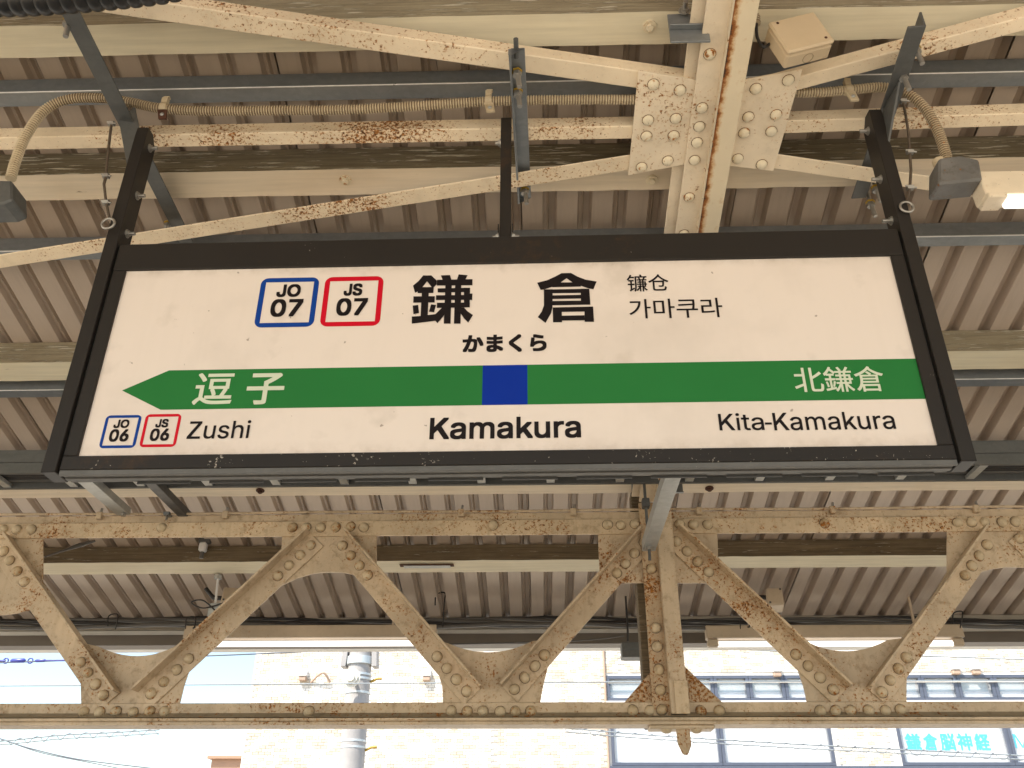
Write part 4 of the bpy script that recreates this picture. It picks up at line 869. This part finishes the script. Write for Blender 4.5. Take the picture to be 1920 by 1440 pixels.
# low brown building on the left
b2 = thing('brick_building', 'low orange brown brick building at the lower left of the tiled one', 'building', (at(430, 1430, 22).x, 23, -1.15))
a, b = at(398, 1418, 22), at(620, 1418, 22)
MB().box((a.x, 22, -1.15), (b.x, 26, a.z-.06)).build('wall', 'brick_orange', b2); MB().box((a.x-.08, 21.9, a.z-.0595), (b.x, 26.1, a.z)).build('roof_edge', 'brick_orange', b2)
MB().box((a.x-.02, 21.97, a.z-.30), (b.x, 21.999, a.z-.26)).build('stone_band', 'render_pale', b2)
# utility pole
PY = 10.2
up_ = thing('utility_pole', 'round concrete utility pole with collar and insulator before the tiled wall', 'pole', (at(668, 1330, PY).x, PY, -1.15))
px_ = at(668, 1330, PY).x; zz = lambda y: at(668, y, PY).z
MB().tube([(px_, PY, -1.15), (px_, PY, zz(1255)), (px_, PY, 7.0)], [.155, .130, .122], 24).build('shaft', 'concrete_pole', up_)
MB().tube([(px_, PY, zz(1247)), (px_, PY, zz(1233))], .150, 24).build('collar', 'strap_pale', up_)
for y in (1266, 1274, 1300, 1390, 1402): MB().tube([(px_, PY, zz(y+2)), (px_, PY, zz(y-2))], .138, 24).build('strap', 'strap_pale', up_)
for sx in (-1, 1):
    x = px_+sx*.175; MB().prism([(x-.03, PY-.08, zz(1252)), (x+.03, PY-.08, zz(1252)), (x+.03-sx*.02, PY-.08, zz(1200)), (x-.03-sx*.02, PY-.08, zz(1200))], (0, .16, 0)).build('side_plate', 'concrete_pole', up_, .004)
ci = at(659, 1271, PY-.26)
mb = MB()
for k_, (r, y_) in enumerate(((.10, 0), (.075, -.025), (.045, -.05))): mb.tube([ci+Vector((0, y_, 0)), ci+Vector((0, y_-.024, 0))], r, 18)
mb.build('insulator', 'porcelain', up_, .004); MB().tube([ci+Vector((0, 0, 0)), (px_, PY-.1, zz(1285))], .02, 8).build('insulator_arm', 'strap_pale', up_)
for y in (1274, 1402): MB().tube([(px_+.12, PY, zz(y+6)), (px_+.20, PY-.02, zz(y)), (px_+.26, PY-.02, zz(y-1))], .014, 6).build('step_bolt', 'lock_yellow', up_)
# overhead wires
def wire(pts, Y, r, mat, label, name='overhead_wire', group='overhead wires beyond the track'):
    P = [at(x, y, Y) for x, y in pts]; A, B = P[0], P[-1]; P = [A+(A-P[1]).normalized()*2]+catmull(P, 8)+[B+(B-P[-2]).normalized()*2]
    return tag(MB().tube(P, r, 6).build(name, mat, loc=A), label, 'wire', group)
wire([(130,1238),(480,1226),(900,1205)], 9.0, .0075, 'wire_dark', 'upper blue grey overhead wire crossing the sky on the left')
ia = thing('strain_insulator', 'dark blue turnbuckle and insulator chain at the left edge', 'insulator', at(40, 1238, 9.0))
MB().tube([at(-80, 1239, 9.0), at(10, 1239, 9.0)], .011, 6).build('wire_end', 'insulator_blue', ia)
for x0, x1, r in ((20, 48, .022), (66, 86, .016)): MB().tube([at(x0, 1239, 9.0), at(x0+3, 1239, 9.0), at(x1-3, 1238.5, 9.0), at(x1, 1238.5, 9.0)], [.01, r, r, .01], 10).build('insulator_body', 'insulator_blue', ia)
for x in (11, 57): 
    c_ = at(x, 1239, 9.0); MB().tube([c_+Vector((.025*math.cos(a*.628), 0, .025*math.sin(a*.628))) for a in range(11)], .007, 6, False).build('ring', 'insulator_blue', ia)
MB().tube([at(86, 1238.5, 9.0), at(130, 1238, 9.0)], .010, 6).build('wire_end', 'insulator_blue', ia)
wire([(0,1286),(500,1283),(900,1280),(1400,1278),(1900,1276)], 8.6, .006, 'wire_pale', 'straight pale contact wire across the whole view above the bottom chord')
wire([(1260,1214),(1500,1222),(1900,1236)], 9.2, .006, 'wire_pale', 'pale wire sloping down to the right before the tiled wall')
def messenger(pts, Y, label):
    P = resample([at(x, y, Y) for x, y in pts] and catmull([at(x, y, Y) for x, y in pts], 10), .02); t = thing('bundled_wire', label, 'wire', P[0], 'spiral wrapped wires beyond the track')
    MB().tube(P, .007, 6).build('carrier', 'wire_pale', t); MB().tube([p+Vector((0, 0, -.035)) for p in P], .006, 6).build('cable', 'wire_pale', t)
    n = len(P); sp = []
    for i in range(n):
        sp.append(P[i]+Vector((0, -.022*math.cos(i*.75), -.018+.030*math.sin(i*.75))))
    MB().tube(sp, .003, 4).build('spiral', 'wire_dark', t)
messenger([(1060,1365),(1200,1377),(1400,1390),(1600,1401),(1800,1411),(1960,1419)], 9.6, 'white spiral wrapped wire sloping across the lower right windows')
messenger([(-30,1391),(20,1388),(120,1378),(200,1374),(300,1368)], 9.6, 'spiral wrapped wire at the lower left under the bottom chord')
wire([(10,1388),(60,1404),(150,1424),(280,1440)], 9.8, .006, 'wire_dark', 'thin grey wire curving down from the lower left corner')
wire([(20,1392),(80,1412),(180,1432),(280,1452)], 9.8, .005, 'wire_dark', 'second thin wire just below the curving one at the lower left')
